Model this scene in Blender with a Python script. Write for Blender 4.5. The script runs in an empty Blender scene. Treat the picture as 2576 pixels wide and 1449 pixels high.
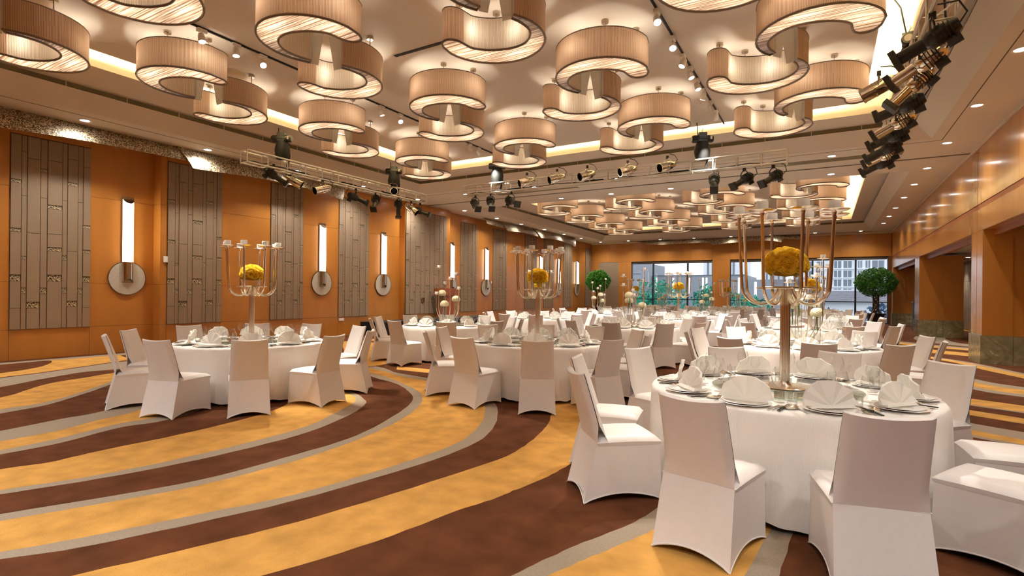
import bpy, bmesh, math, random
from mathutils import Vector, Matrix
PI = math.pi
sc = bpy.context.scene
COL = sc.collection

# ---------------------------------------------------------------- camera, world, exposure
K = 1.5 / 1.4            # the survey of the room was done for an eye height of 1.4; the room is built at 1.5
YAW = math.radians(30.43)
cam = bpy.data.cameras.new('camera')
cam.sensor_fit = 'HORIZONTAL'; cam.sensor_width = 36.0
cam.lens = 36.0 * 1343.0 / 2576.0
cam.shift_y = 13.5 / 2576.0
cam.clip_start = 0.05; cam.clip_end = 800
cam_o = bpy.data.objects.new('camera', cam); COL.objects.link(cam_o)
cam_o.matrix_world = (Matrix.Translation((0, 0, 1.5)) @ Matrix.Rotation(YAW, 4, 'Z')
                      @ Matrix.Rotation(PI / 2, 4, 'X') @ Matrix.Rotation(math.atan(0.0095), 4, 'Z'))
sc.camera = cam_o
world = bpy.data.worlds.new('overcast_sky'); sc.world = world; world.use_nodes = True
bgn = world.node_tree.nodes['Background']
bgn.inputs[0].default_value = (0.86, 0.91, 1.0, 1); bgn.inputs[1].default_value = 0.95
sc.view_settings.view_transform = 'Standard'; sc.view_settings.look = 'None'
sc.view_settings.gamma = 1.0; sc.view_settings.use_curve_mapping = False
sc.view_settings.exposure = 1.0
cy = sc.cycles
cy.use_denoising = True
cy.max_bounces = 10; cy.diffuse_bounces = 6; cy.glossy_bounces = 4; cy.transmission_bounces = 6; cy.transparent_max_bounces = 24
cy.caustics_reflective = False; cy.caustics_refractive = False
cy.sample_clamp_indirect = 8.0
# light levels (watts / emission strengths)
P_PENDANT = 3.3; P_DOWN = 255.0; P_TRACK = 420.0; E_COVE = 80.0; E_SCONCE = 6.0
WARM = (1.0, 0.91, 0.78); WHITE = (1.0, 0.985, 0.95)
SOFF = 4.70 * K; CEIL = 5.20 * K
XL = -13.6 * K; XR = 2.87 * K; YF = 33.0 * K; YB = -8.0 * K

# ---------------------------------------------------------------- materials
MATS = {}
def _new(name):
    m = bpy.data.materials.new(name); m.use_nodes = True
    MATS[name] = m
    return m, m.node_tree.nodes, m.node_tree.links, m.node_tree.nodes['Principled BSDF']
def srgb(r, g, b):
    f = lambda c: (c / 255 / 12.92) if c <= 10 else (((c / 255) + .055) / 1.055) ** 2.4
    return (f(r), f(g), f(b), 1)
def pbr(name, col, rough=.5, metal=0., noise=0., nscale=8., bump=0., bscale=80., coat=0., spec=.5, stretch=None, detail=4., emis=None, estr=0.):
    m, N, L, B = _new(name)
    B.inputs['Base Color'].default_value = col
    B.inputs['Roughness'].default_value = rough; B.inputs['Metallic'].default_value = metal
    B.inputs['Coat Weight'].default_value = coat; B.inputs['Coat Roughness'].default_value = .12
    B.inputs['Specular IOR Level'].default_value = spec
    if emis:
        B.inputs['Emission Color'].default_value = emis; B.inputs['Emission Strength'].default_value = estr
    geo = None
    if noise or bump:
        geo = N.new('ShaderNodeNewGeometry'); mp = N.new('ShaderNodeMapping')
        L.new(geo.outputs['Position'], mp.inputs['Vector'])
        if stretch: mp.inputs['Scale'].default_value = stretch
    if noise:
        t = N.new('ShaderNodeTexNoise'); t.inputs['Scale'].default_value = nscale; t.inputs['Detail'].default_value = detail
        L.new(mp.outputs[0], t.inputs['Vector'])
        r = N.new('ShaderNodeMapRange'); r.inputs['From Min'].default_value = .25; r.inputs['From Max'].default_value = .75
        r.inputs['To Min'].default_value = 1 - noise; r.inputs['To Max'].default_value = 1 + noise
        L.new(t.outputs['Fac'], r.inputs['Value'])
        mx = N.new('ShaderNodeMix'); mx.data_type = 'RGBA'; mx.blend_type = 'MULTIPLY'; mx.inputs[0].default_value = 1
        mx.inputs[6].default_value = col
        L.new(r.outputs[0], mx.inputs[7]); L.new(mx.outputs[2], B.inputs['Base Color'])
    if bump:
        t2 = N.new('ShaderNodeTexNoise'); t2.inputs['Scale'].default_value = bscale; t2.inputs['Detail'].default_value = 3
        L.new(mp.outputs[0], t2.inputs['Vector'])
        b = N.new('ShaderNodeBump'); b.inputs['Strength'].default_value = bump; b.inputs['Distance'].default_value = .01
        L.new(t2.outputs['Fac'], b.inputs['Height']); L.new(b.outputs[0], B.inputs['Normal'])
    return m
pbr('wood', srgb(184, 120, 50), .34, noise=.10, nscale=3.0, stretch=(1, 1, .18), coat=.15)
pbr('wood_gloss', srgb(188, 128, 60), .26, noise=.10, nscale=3.0, stretch=(1, 1, .18), coat=.5)
pbr('wood_gap', srgb(112, 66, 26), .6)
pbr('groove', srgb(150, 84, 40), .4)
pbr('carpet_gold', srgb(214, 162, 86), .95, noise=.22, nscale=4.5, detail=6., bump=.5, bscale=160, spec=.1)
pbr('carpet_brown', srgb(102, 61, 38), .95, noise=.34, nscale=4.0, detail=6., bump=.5, bscale=160, spec=.1)
pbr('carpet_grey', srgb(166, 152, 134), .95, noise=.10, nscale=60, bump=.5, bscale=160, spec=.1)
pbr('ceiling_paint', srgb(218, 208, 194), .8, spec=.2)
pbr('soffit_paint', srgb(212, 200, 182), .7, spec=.3)
pbr('ceiling_seam', srgb(96, 80, 62), .8)
pbr('grille', srgb(122, 110, 78), .7)
pbr('panel_fabric', srgb(150, 128, 104), .75, noise=.06, nscale=40, bump=.25, bscale=300, spec=.25)
pbr('panel_back', srgb(80, 60, 42), .7)
pbr('chair_fabric', srgb(238, 233, 229), .48, noise=.02, nscale=25, bump=.08, bscale=220, spec=.5)
pbr('cloth', srgb(244, 240, 234), .7, bump=.5, bscale=70, stretch=(1, 1, .22), spec=.3)
def thin_cloth(name, col, f):
    m, N, L, B = _new(name); B.inputs['Base Color'].default_value = col; B.inputs['Roughness'].default_value = .8; B.inputs['Specular IOR Level'].default_value = .2
    t = N.new('ShaderNodeBsdfTranslucent'); t.inputs[0].default_value = col; x = N.new('ShaderNodeMixShader'); x.inputs[0].default_value = f
    L.new(B.outputs[0], x.inputs[1]); L.new(t.outputs[0], x.inputs[2]); L.new(x.outputs[0], N['Material Output'].inputs[0])
thin_cloth('napkin', srgb(252, 250, 245), .35)
thin_cloth('rose', srgb(255, 226, 84), .35)
thin_cloth('shell_plate', srgb(236, 234, 226), .45)
thin_cloth('wax', srgb(255, 253, 248), .4)
pbr('porcelain', srgb(250, 248, 244), .12, coat=.3)
pbr('gold', srgb(250, 240, 224), .2, 1.0)
pbr('silver', srgb(230, 228, 222), .16, 1.0)
pbr('wick', srgb(30, 26, 22), .8)
pbr('chrome', srgb(225, 220, 205), .13, 1.0)
pbr('black_metal', srgb(30, 29, 22), .38, spec=.5)
pbr('black_matte', srgb(12, 12, 11), .7)
pbr('truss_metal', srgb(216, 210, 196), .35, .6)
pbr('cable', srgb(18, 17, 16), .6)
pbr('rim', srgb(118, 100, 82), .4)
pbr('capiz', srgb(196, 188, 172), .3, noise=.12, nscale=28, bump=.35, bscale=60)
pbr('endcap', srgb(206, 202, 194), .35, .1)
pbr('rod_metal', srgb(200, 190, 172), .25, .9)
pbr('window_frame', srgb(34, 38, 46), .4)
pbr('blind', srgb(70, 58, 48), .7)
pbr('plastic_white', srgb(232, 228, 218), .4)
pbr('bracket', srgb(168, 150, 126), .25, 1.0)
pbr('lectern_wood', srgb(146, 72, 30), .35)
pbr('stage_skirt', srgb(22, 19, 17), .85)
pbr('pot', srgb(18, 15, 14), .25, coat=.4)
pbr('soil', srgb(48, 36, 26), .9)
pbr('trunk', srgb(92, 70, 50), .8, noise=.25, nscale=30)
pbr('leaf', srgb(66, 138, 30), .5, noise=.55, nscale=9)
pbr('leaf_dark', srgb(62, 124, 34), .5, noise=.45, nscale=9)
pbr('stem_green', srgb(90, 140, 60), .6)
pbr('hydrangea', srgb(250, 242, 206), .7, noise=.10, nscale=60, bump=.8, bscale=90)
pbr('cabinet', srgb(90, 104, 104), .3, .4)
pbr('out_white', srgb(232, 234, 236), .8)
pbr('out_grey', srgb(150, 152, 156), .8, noise=.05, nscale=2)
pbr('out_dark', srgb(104, 110, 118), .6)
pbr('out_roof', srgb(132, 130, 134), .9, noise=.18, nscale=3)
pbr('out_glass', srgb(120, 128, 136), .3)
pbr('out_tree', srgb(52, 150, 120), .8, noise=.4, nscale=4)
pbr('out_shrub', srgb(72, 96, 120), .8, noise=.4, nscale=4)
pbr('out_ground', srgb(120, 128, 130), .9)
pbr('paint_white', srgb(226, 222, 214), .6)

def marble():
    m, N, L, B = _new('marble')
    g = N.new('ShaderNodeNewGeometry'); t = N.new('ShaderNodeTexNoise'); t.inputs['Scale'].default_value = 3.2
    t.inputs['Detail'].default_value = 8; t.inputs['Distortion'].default_value = 2.2
    L.new(g.outputs['Position'], t.inputs['Vector'])
    r = N.new('ShaderNodeValToRGB'); L.new(t.outputs['Fac'], r.inputs[0])
    e = r.color_ramp.elements
    e[0].position = .3; e[0].color = srgb(126, 118, 88); e[1].position = .66; e[1].color = srgb(166, 156, 122)
    x = e.new(.52); x.color = srgb(146, 138, 106); y = e.new(.70); y.color = srgb(206, 198, 168); z = e.new(.73); z.color = srgb(158, 148, 114)
    L.new(r.outputs[0], B.inputs['Base Color']); B.inputs['Roughness'].default_value = .14
marble()
def mosaic(name, cols, scale, rough=.38):
    m, N, L, B = _new(name)
    u = N.new('ShaderNodeUVMap'); mp = N.new('ShaderNodeMapping'); mp.inputs['Rotation'].default_value = (0, 0, PI / 4)
    L.new(u.outputs[0], mp.inputs[0])
    v = N.new('ShaderNodeTexVoronoi'); v.inputs['Scale'].default_value = scale; v.distance = 'CHEBYCHEV'; v.inputs['Randomness'].default_value = .12
    L.new(mp.outputs[0], v.inputs['Vector'])
    s = N.new('ShaderNodeSeparateColor'); L.new(v.outputs['Color'], s.inputs[0])
    r = N.new('ShaderNodeValToRGB'); L.new(s.outputs[0], r.inputs[0]); r.color_ramp.interpolation = 'CONSTANT'
    e = r.color_ramp.elements; e[0].color = cols[0]; e[1].position = .8; e[1].color = cols[-1]
    for i, c in enumerate(cols[1:-1]):
        q = e.new((i + 1) / len(cols)); q.color = c
    L.new(r.outputs[0], B.inputs['Base Color']); B.inputs['Metallic'].default_value = .3; B.inputs['Roughness'].default_value = rough
    b = N.new('ShaderNodeBump'); b.inputs['Strength'].default_value = .6; b.inputs['Distance'].default_value = .006
    L.new(v.outputs['Distance'], b.inputs['Height']); b.invert = True
    nm = N.new('ShaderNodeVectorMath')
    L.new(b.outputs[0], B.inputs['Normal'])
    N.remove(nm)
mosaic('mosaic', [srgb(196, 176, 138), srgb(150, 128, 96), srgb(66, 52, 38), srgb(222, 208, 176), srgb(110, 92, 66), srgb(176, 164, 140)], 62)
mosaic('mosaic_tile', [srgb(190, 174, 130), srgb(70, 54, 38), srgb(150, 132, 96), srgb(60, 48, 34), srgb(214, 202, 168)], 110)

def shade(name, c0, c1, tr):
    m, N, L, B = _new(name)
    N.remove(B); out = N['Material Output']
    u = N.new('ShaderNodeUVMap'); w = N.new('ShaderNodeTexWave'); w.bands_direction = 'X'; w.inputs['Scale'].default_value = 18.0
    w.inputs['Distortion'].default_value = .6; w.inputs['Detail Scale'].default_value = .3
    L.new(u.outputs[0], w.inputs['Vector'])
    r = N.new('ShaderNodeValToRGB'); L.new(w.outputs['Fac'], r.inputs[0])
    r.color_ramp.elements[0].color = c0; r.color_ramp.elements[1].color = c1
    r.color_ramp.elements[1].position = .6
    b = N.new('ShaderNodeBump'); b.inputs['Strength'].default_value = .5; b.inputs['Distance'].default_value = .01
    L.new(w.outputs['Fac'], b.inputs['Height'])
    d = N.new('ShaderNodeBsdfDiffuse'); t = N.new('ShaderNodeBsdfTranslucent'); mx = N.new('ShaderNodeMixShader'); mx.inputs[0].default_value = tr
    for s in (d, t):
        L.new(r.outputs[0], s.inputs['Color']); L.new(b.outputs[0], s.inputs['Normal'])
    L.new(d.outputs[0], mx.inputs[1]); L.new(t.outputs[0], mx.inputs[2]); L.new(mx.outputs[0], out.inputs[0])
shade('pleated_shade', srgb(164, 128, 100), srgb(220, 190, 160), .28)
shade('pleated_lining', srgb(206, 186, 158), srgb(246, 236, 218), .35)
def strands():
    m, N, L, B = _new('glass_strands')
    N.remove(B); out = N['Material Output']
    tc = N.new('ShaderNodeTexCoord'); mp = N.new('ShaderNodeMapping'); mp.inputs['Rotation'].default_value = (0, 0, math.radians(-28)); mp.inputs['Scale'].default_value = (1.2, 46, 1)
    L.new(tc.outputs['Object'], mp.inputs[0])
    n = N.new('ShaderNodeTexNoise'); n.inputs['Scale'].default_value = 1.0; n.inputs['Detail'].default_value = 3
    L.new(mp.outputs[0], n.inputs['Vector'])
    r = N.new('ShaderNodeValToRGB'); L.new(n.outputs['Fac'], r.inputs[0])
    e = r.color_ramp.elements; e[0].position = .36; e[0].color = srgb(110, 84, 64); e[1].position = .62; e[1].color = srgb(222, 206, 190)
    q = e.new(.48); q.color = srgb(166, 142, 122)
    t = N.new('ShaderNodeBsdfTranslucent'); L.new(r.outputs[0], t.inputs[0])
    em = N.new('ShaderNodeEmission'); L.new(r.outputs[0], em.inputs[0]); em.inputs[1].default_value = .16
    ad = N.new('ShaderNodeAddShader'); L.new(t.outputs[0], ad.inputs[0]); L.new(em.outputs[0], ad.inputs[1])
    L.new(ad.outputs[0], out.inputs[0])
strands()
def emit(name, col, st):
    m, N, L, B = _new(name); N.remove(B); e = N.new('ShaderNodeEmission')
    e.inputs[0].default_value = (*col, 1); e.inputs[1].default_value = st
    L.new(e.outputs[0], N['Material Output'].inputs[0])
emit('cove_glow', (1.0, .86, .48), E_COVE)
emit('lamp_glow', WHITE, 16.0)
emit('sconce_glow', (1.0, .87, .66), E_SCONCE)
emit('bulb_glow', (1.0, .88, .66), 14.0)
emit('corridor_glow', (1.0, .86, .62), 10.0)
emit('out_lit', (1.0, .92, .9), 1.0)
def glass(name, tint, refl_rough=.03, ior=2.4, base=.05):
    m, N, L, B = _new(name); N.remove(B)
    t = N.new('ShaderNodeBsdfTransparent'); t.inputs[0].default_value = (*tint, 1)
    g = N.new('ShaderNodeBsdfGlossy'); g.inputs['Roughness'].default_value = refl_rough
    ge = N.new('ShaderNodeNewGeometry'); dt = N.new('ShaderNodeVectorMath'); dt.operation = 'DOT_PRODUCT'
    L.new(ge.outputs['Normal'], dt.inputs[0]); L.new(ge.outputs['Incoming'], dt.inputs[1])
    ab = N.new('ShaderNodeMath'); ab.operation = 'ABSOLUTE'; L.new(dt.outputs['Value'], ab.inputs[0])
    om = N.new('ShaderNodeMath'); om.operation = 'SUBTRACT'; om.inputs[0].default_value = 1.0; L.new(ab.outputs[0], om.inputs[1])
    pw = N.new('ShaderNodeMath'); pw.operation = 'POWER'; L.new(om.outputs[0], pw.inputs[0]); pw.inputs[1].default_value = ior
    ml = N.new('ShaderNodeMath'); ml.operation = 'MULTIPLY'; L.new(pw.outputs[0], ml.inputs[0]); ml.inputs[1].default_value = .85
    a = N.new('ShaderNodeMath'); a.operation = 'ADD'; a.inputs[1].default_value = base; a.use_clamp = True
    L.new(ml.outputs[0], a.inputs[0])
    mx = N.new('ShaderNodeMixShader'); L.new(a.outputs[0], mx.inputs[0]); L.new(t.outputs[0], mx.inputs[1]); L.new(g.outputs[0], mx.inputs[2])
    L.new(mx.outputs[0], N['Material Output'].inputs[0])
glass('clear_glass', (.993, .995, .995))
glass('green_glass', (.82, .88, .82), .015, 3.5, .16)
glass('pane_glass', (.95, .97, .99), .0, 6.0, .01)

# ---------------------------------------------------------------- mesh helpers
class MB:
    def __init__(s): s.v = []; s.f = []; s.uv = {}
    def add(s, vs, fs, uvs=None):
        o = len(s.v); s.v += [tuple(p) for p in vs]
        for i, f in enumerate(fs):
            if uvs: s.uv[len(s.f)] = uvs[i]
            s.f.append(tuple(o + k for k in f))
    def box(s, x0, x1, y0, y1, z0, z1):
        s.add([(x0, y0, z0), (x1, y0, z0), (x1, y1, z0), (x0, y1, z0), (x0, y0, z1), (x1, y0, z1), (x1, y1, z1), (x0, y1, z1)],
              [(3, 2, 1, 0), (4, 5, 6, 7), (0, 1, 5, 4), (1, 2, 6, 5), (2, 3, 7, 6), (3, 0, 4, 7)])
        return s
    def grid(s, fn, nu, nv, closed_u=False, uvfn=None):
        vs = []; fs = []; uv = []
        cu = nu if closed_u else nu + 1
        for j in range(nv + 1):
            for i in range(cu): vs.append(fn(i / nu, j / nv))
        for j in range(nv):
            for i in range(nu):
                a = j * cu + i; b = j * cu + (i + 1) % cu
                fs.append((a, b, b + cu, a + cu))
                if uvfn: uv.append([uvfn(i / nu, j / nv), uvfn((i + 1) / nu, j / nv), uvfn((i + 1) / nu, (j + 1) / nv), uvfn(i / nu, (j + 1) / nv)])
        s.add(vs, fs, uv if uvfn else None); return s
    def lathe(s, prof, n=24, c=(0, 0, 0), capb=False, capt=False):
        vs = []; fs = []
        for r, z in prof:
            for i in range(n):
                a = 2 * PI * i / n; vs.append((c[0] + r * math.cos(a), c[1] + r * math.sin(a), c[2] + z))
        for j in range(len(prof) - 1):
            for i in range(n):
                k = (i + 1) % n; fs.append((j * n + i, j * n + k, (j + 1) * n + k, (j + 1) * n + i))
        if capb: fs.append(tuple(range(n - 1, -1, -1)))
        if capt: fs.append(tuple((len(prof) - 1) * n + i for i in range(n)))
        s.add(vs, fs); return s
    def tube(s, pts, r, n=8, caps=True, closed=False):
        P = [Vector(p) for p in pts]; m = len(P); vs = []; fs = []
        rs = r if isinstance(r, (list, tuple)) else [r] * m
        ref = None
        for i in range(m):
            t = (P[(i + 1) % m] - P[i - 1]) if closed else (P[min(i + 1, m - 1)] - P[max(i - 1, 0)])
            t.normalize()
            if ref is None:
                ref = Vector((0, 0, 1)) if abs(t.z) < .9 else Vector((1, 0, 0))
            a = t.cross(ref).normalized(); b = a.cross(t).normalized(); ref = b
            for k in range(n):
                an = 2 * PI * k / n
                vs.append(P[i] + (a * math.cos(an) + b * math.sin(an)) * rs[i])
        for i in range(m if closed else m - 1):
            j = (i + 1) % m
            for k in range(n):
                q = (k + 1) % n; fs.append((i * n + k, j * n + k, j * n + q, i * n + q))
        if caps and not closed:
            fs.append(tuple(range(n))); fs.append(tuple((m - 1) * n + k for k in range(n - 1, -1, -1)))
        s.add(vs, fs); return s
    def prism(s, poly, z0, z1, uvs=False):
        n = len(poly)
        vs = [(x, y, z0) for x, y in poly] + [(x, y, z1) for x, y in poly]
        fs = [tuple(range(n - 1, -1, -1)), tuple(range(n, 2 * n))] + [(i, (i + 1) % n, n + (i + 1) % n, n + i) for i in range(n)]
        s.add(vs, fs); return s
    def xf(s, M, start=0):
        for i in range(start, len(s.v)): s.v[i] = tuple(M @ Vector(s.v[i]))
        return s
    def mesh(s, name, mat, smooth=40):
        me = bpy.data.meshes.new(name); me.from_pydata(s.v, [], s.f); me.update()
        if s.uv:
            ul = me.uv_layers.new(name='UVMap')
            for p in me.polygons:
                u = s.uv.get(p.index)
                if u:
                    for k, li in enumerate(p.loop_indices): ul.data[li].uv = u[k]
        if smooth:
            me.shade_smooth()
            me.set_sharp_from_angle(angle=math.radians(smooth))
        me.materials.append(MATS[mat])
        return me
    def build(s, name, mat, parent=None, smooth=40, loc=None, kind=None):
        return link(name, s.mesh(name, mat, smooth), parent, loc, kind)
def link(name, data, parent=None, loc=None, kind=None):
    o = bpy.data.objects.new(name, data); COL.objects.link(o)
    if parent: o.parent = parent
    if loc: o.location = loc
    if kind: o['kind'] = kind
    return o
def empty(name, loc=(0, 0, 0), rz=0.):
    o = bpy.data.objects.new(name, None); COL.objects.link(o); o.location = loc; o.rotation_euler = (0, 0, rz)
    o.empty_display_size = .1
    return o
def tag(o, label, cat, group=None):
    o['label'] = label; o['category'] = cat
    if group: o['group'] = group
    return o
def copy_tree(o, parent=None):
    c = o.copy(); COL.objects.link(c); c.parent = parent
    for ch in list(o.children): copy_tree(ch, c)
    return c
class Proto:
    """build once, copy after: the first use is the prototype itself"""
    def __init__(s, root): s.root = root; s.used = False
    def get(s):
        if not s.used: s.used = True; return s.root
        return copy_tree(s.root)
def struct(name, mb, mat, smooth=0): return mb.build(name, mat, None, smooth, kind='structure')
UNIT = None
def unit_box():
    global UNIT
    if UNIT is None: UNIT = {}
    return UNIT
def piece(name, mat, parent, x0, x1, y0, y1, z0, z1, kind=None):
    """a box piece that shares one unit cube per material"""
    U = unit_box()
    if mat not in U: U[mat] = MB().box(-.5, .5, -.5, .5, -.5, .5).mesh('unit_' + mat, mat, 0)
    o = link(name, U[mat], parent, ((x0 + x1) / 2, (y0 + y1) / 2, (z0 + z1) / 2), kind)
    o.scale = (x1 - x0, y1 - y0, z1 - z0)
    return o
def spot(name, loc, target, power, size, blend, col=WHITE, parent=None, radius=.04):
    l = bpy.data.lights.new(name, 'SPOT'); l.energy = power; l.spot_size = math.radians(size); l.spot_blend = blend
    l.color = col; l.shadow_soft_size = radius
    o = bpy.data.objects.new(name, l); COL.objects.link(o); o.location = loc
    d = Vector(target) - Vector(loc); o.rotation_euler = d.to_track_quat('-Z', 'Y').to_euler()
    if parent: o.parent = parent
    return o
def point(name, loc, power, col=WARM, parent=None, radius=.05):
    l = bpy.data.lights.new(name, 'POINT'); l.energy = power; l.color = col; l.shadow_soft_size = radius
    o = bpy.data.objects.new(name, l); COL.objects.link(o); o.location = loc
    if parent: o.parent = parent
    return o
def ordinal_labels(objs, key, fmt):
    """number look-alikes by a landmark: objs sorted by key get 'first', 'second', ..."""
    for i, o in enumerate(sorted(objs, key=key)): o['label'] = fmt % ORD[i + 1]
ORD = ['zeroth', 'first', 'second', 'third', 'fourth', 'fifth', 'sixth', 'seventh', 'eighth', 'ninth', 'tenth', 'eleventh', 'twelfth', 'thirteenth', 'fourteenth', 'fifteenth', 'sixteenth', 'seventeenth', 'eighteenth']
random.seed(7)
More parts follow.
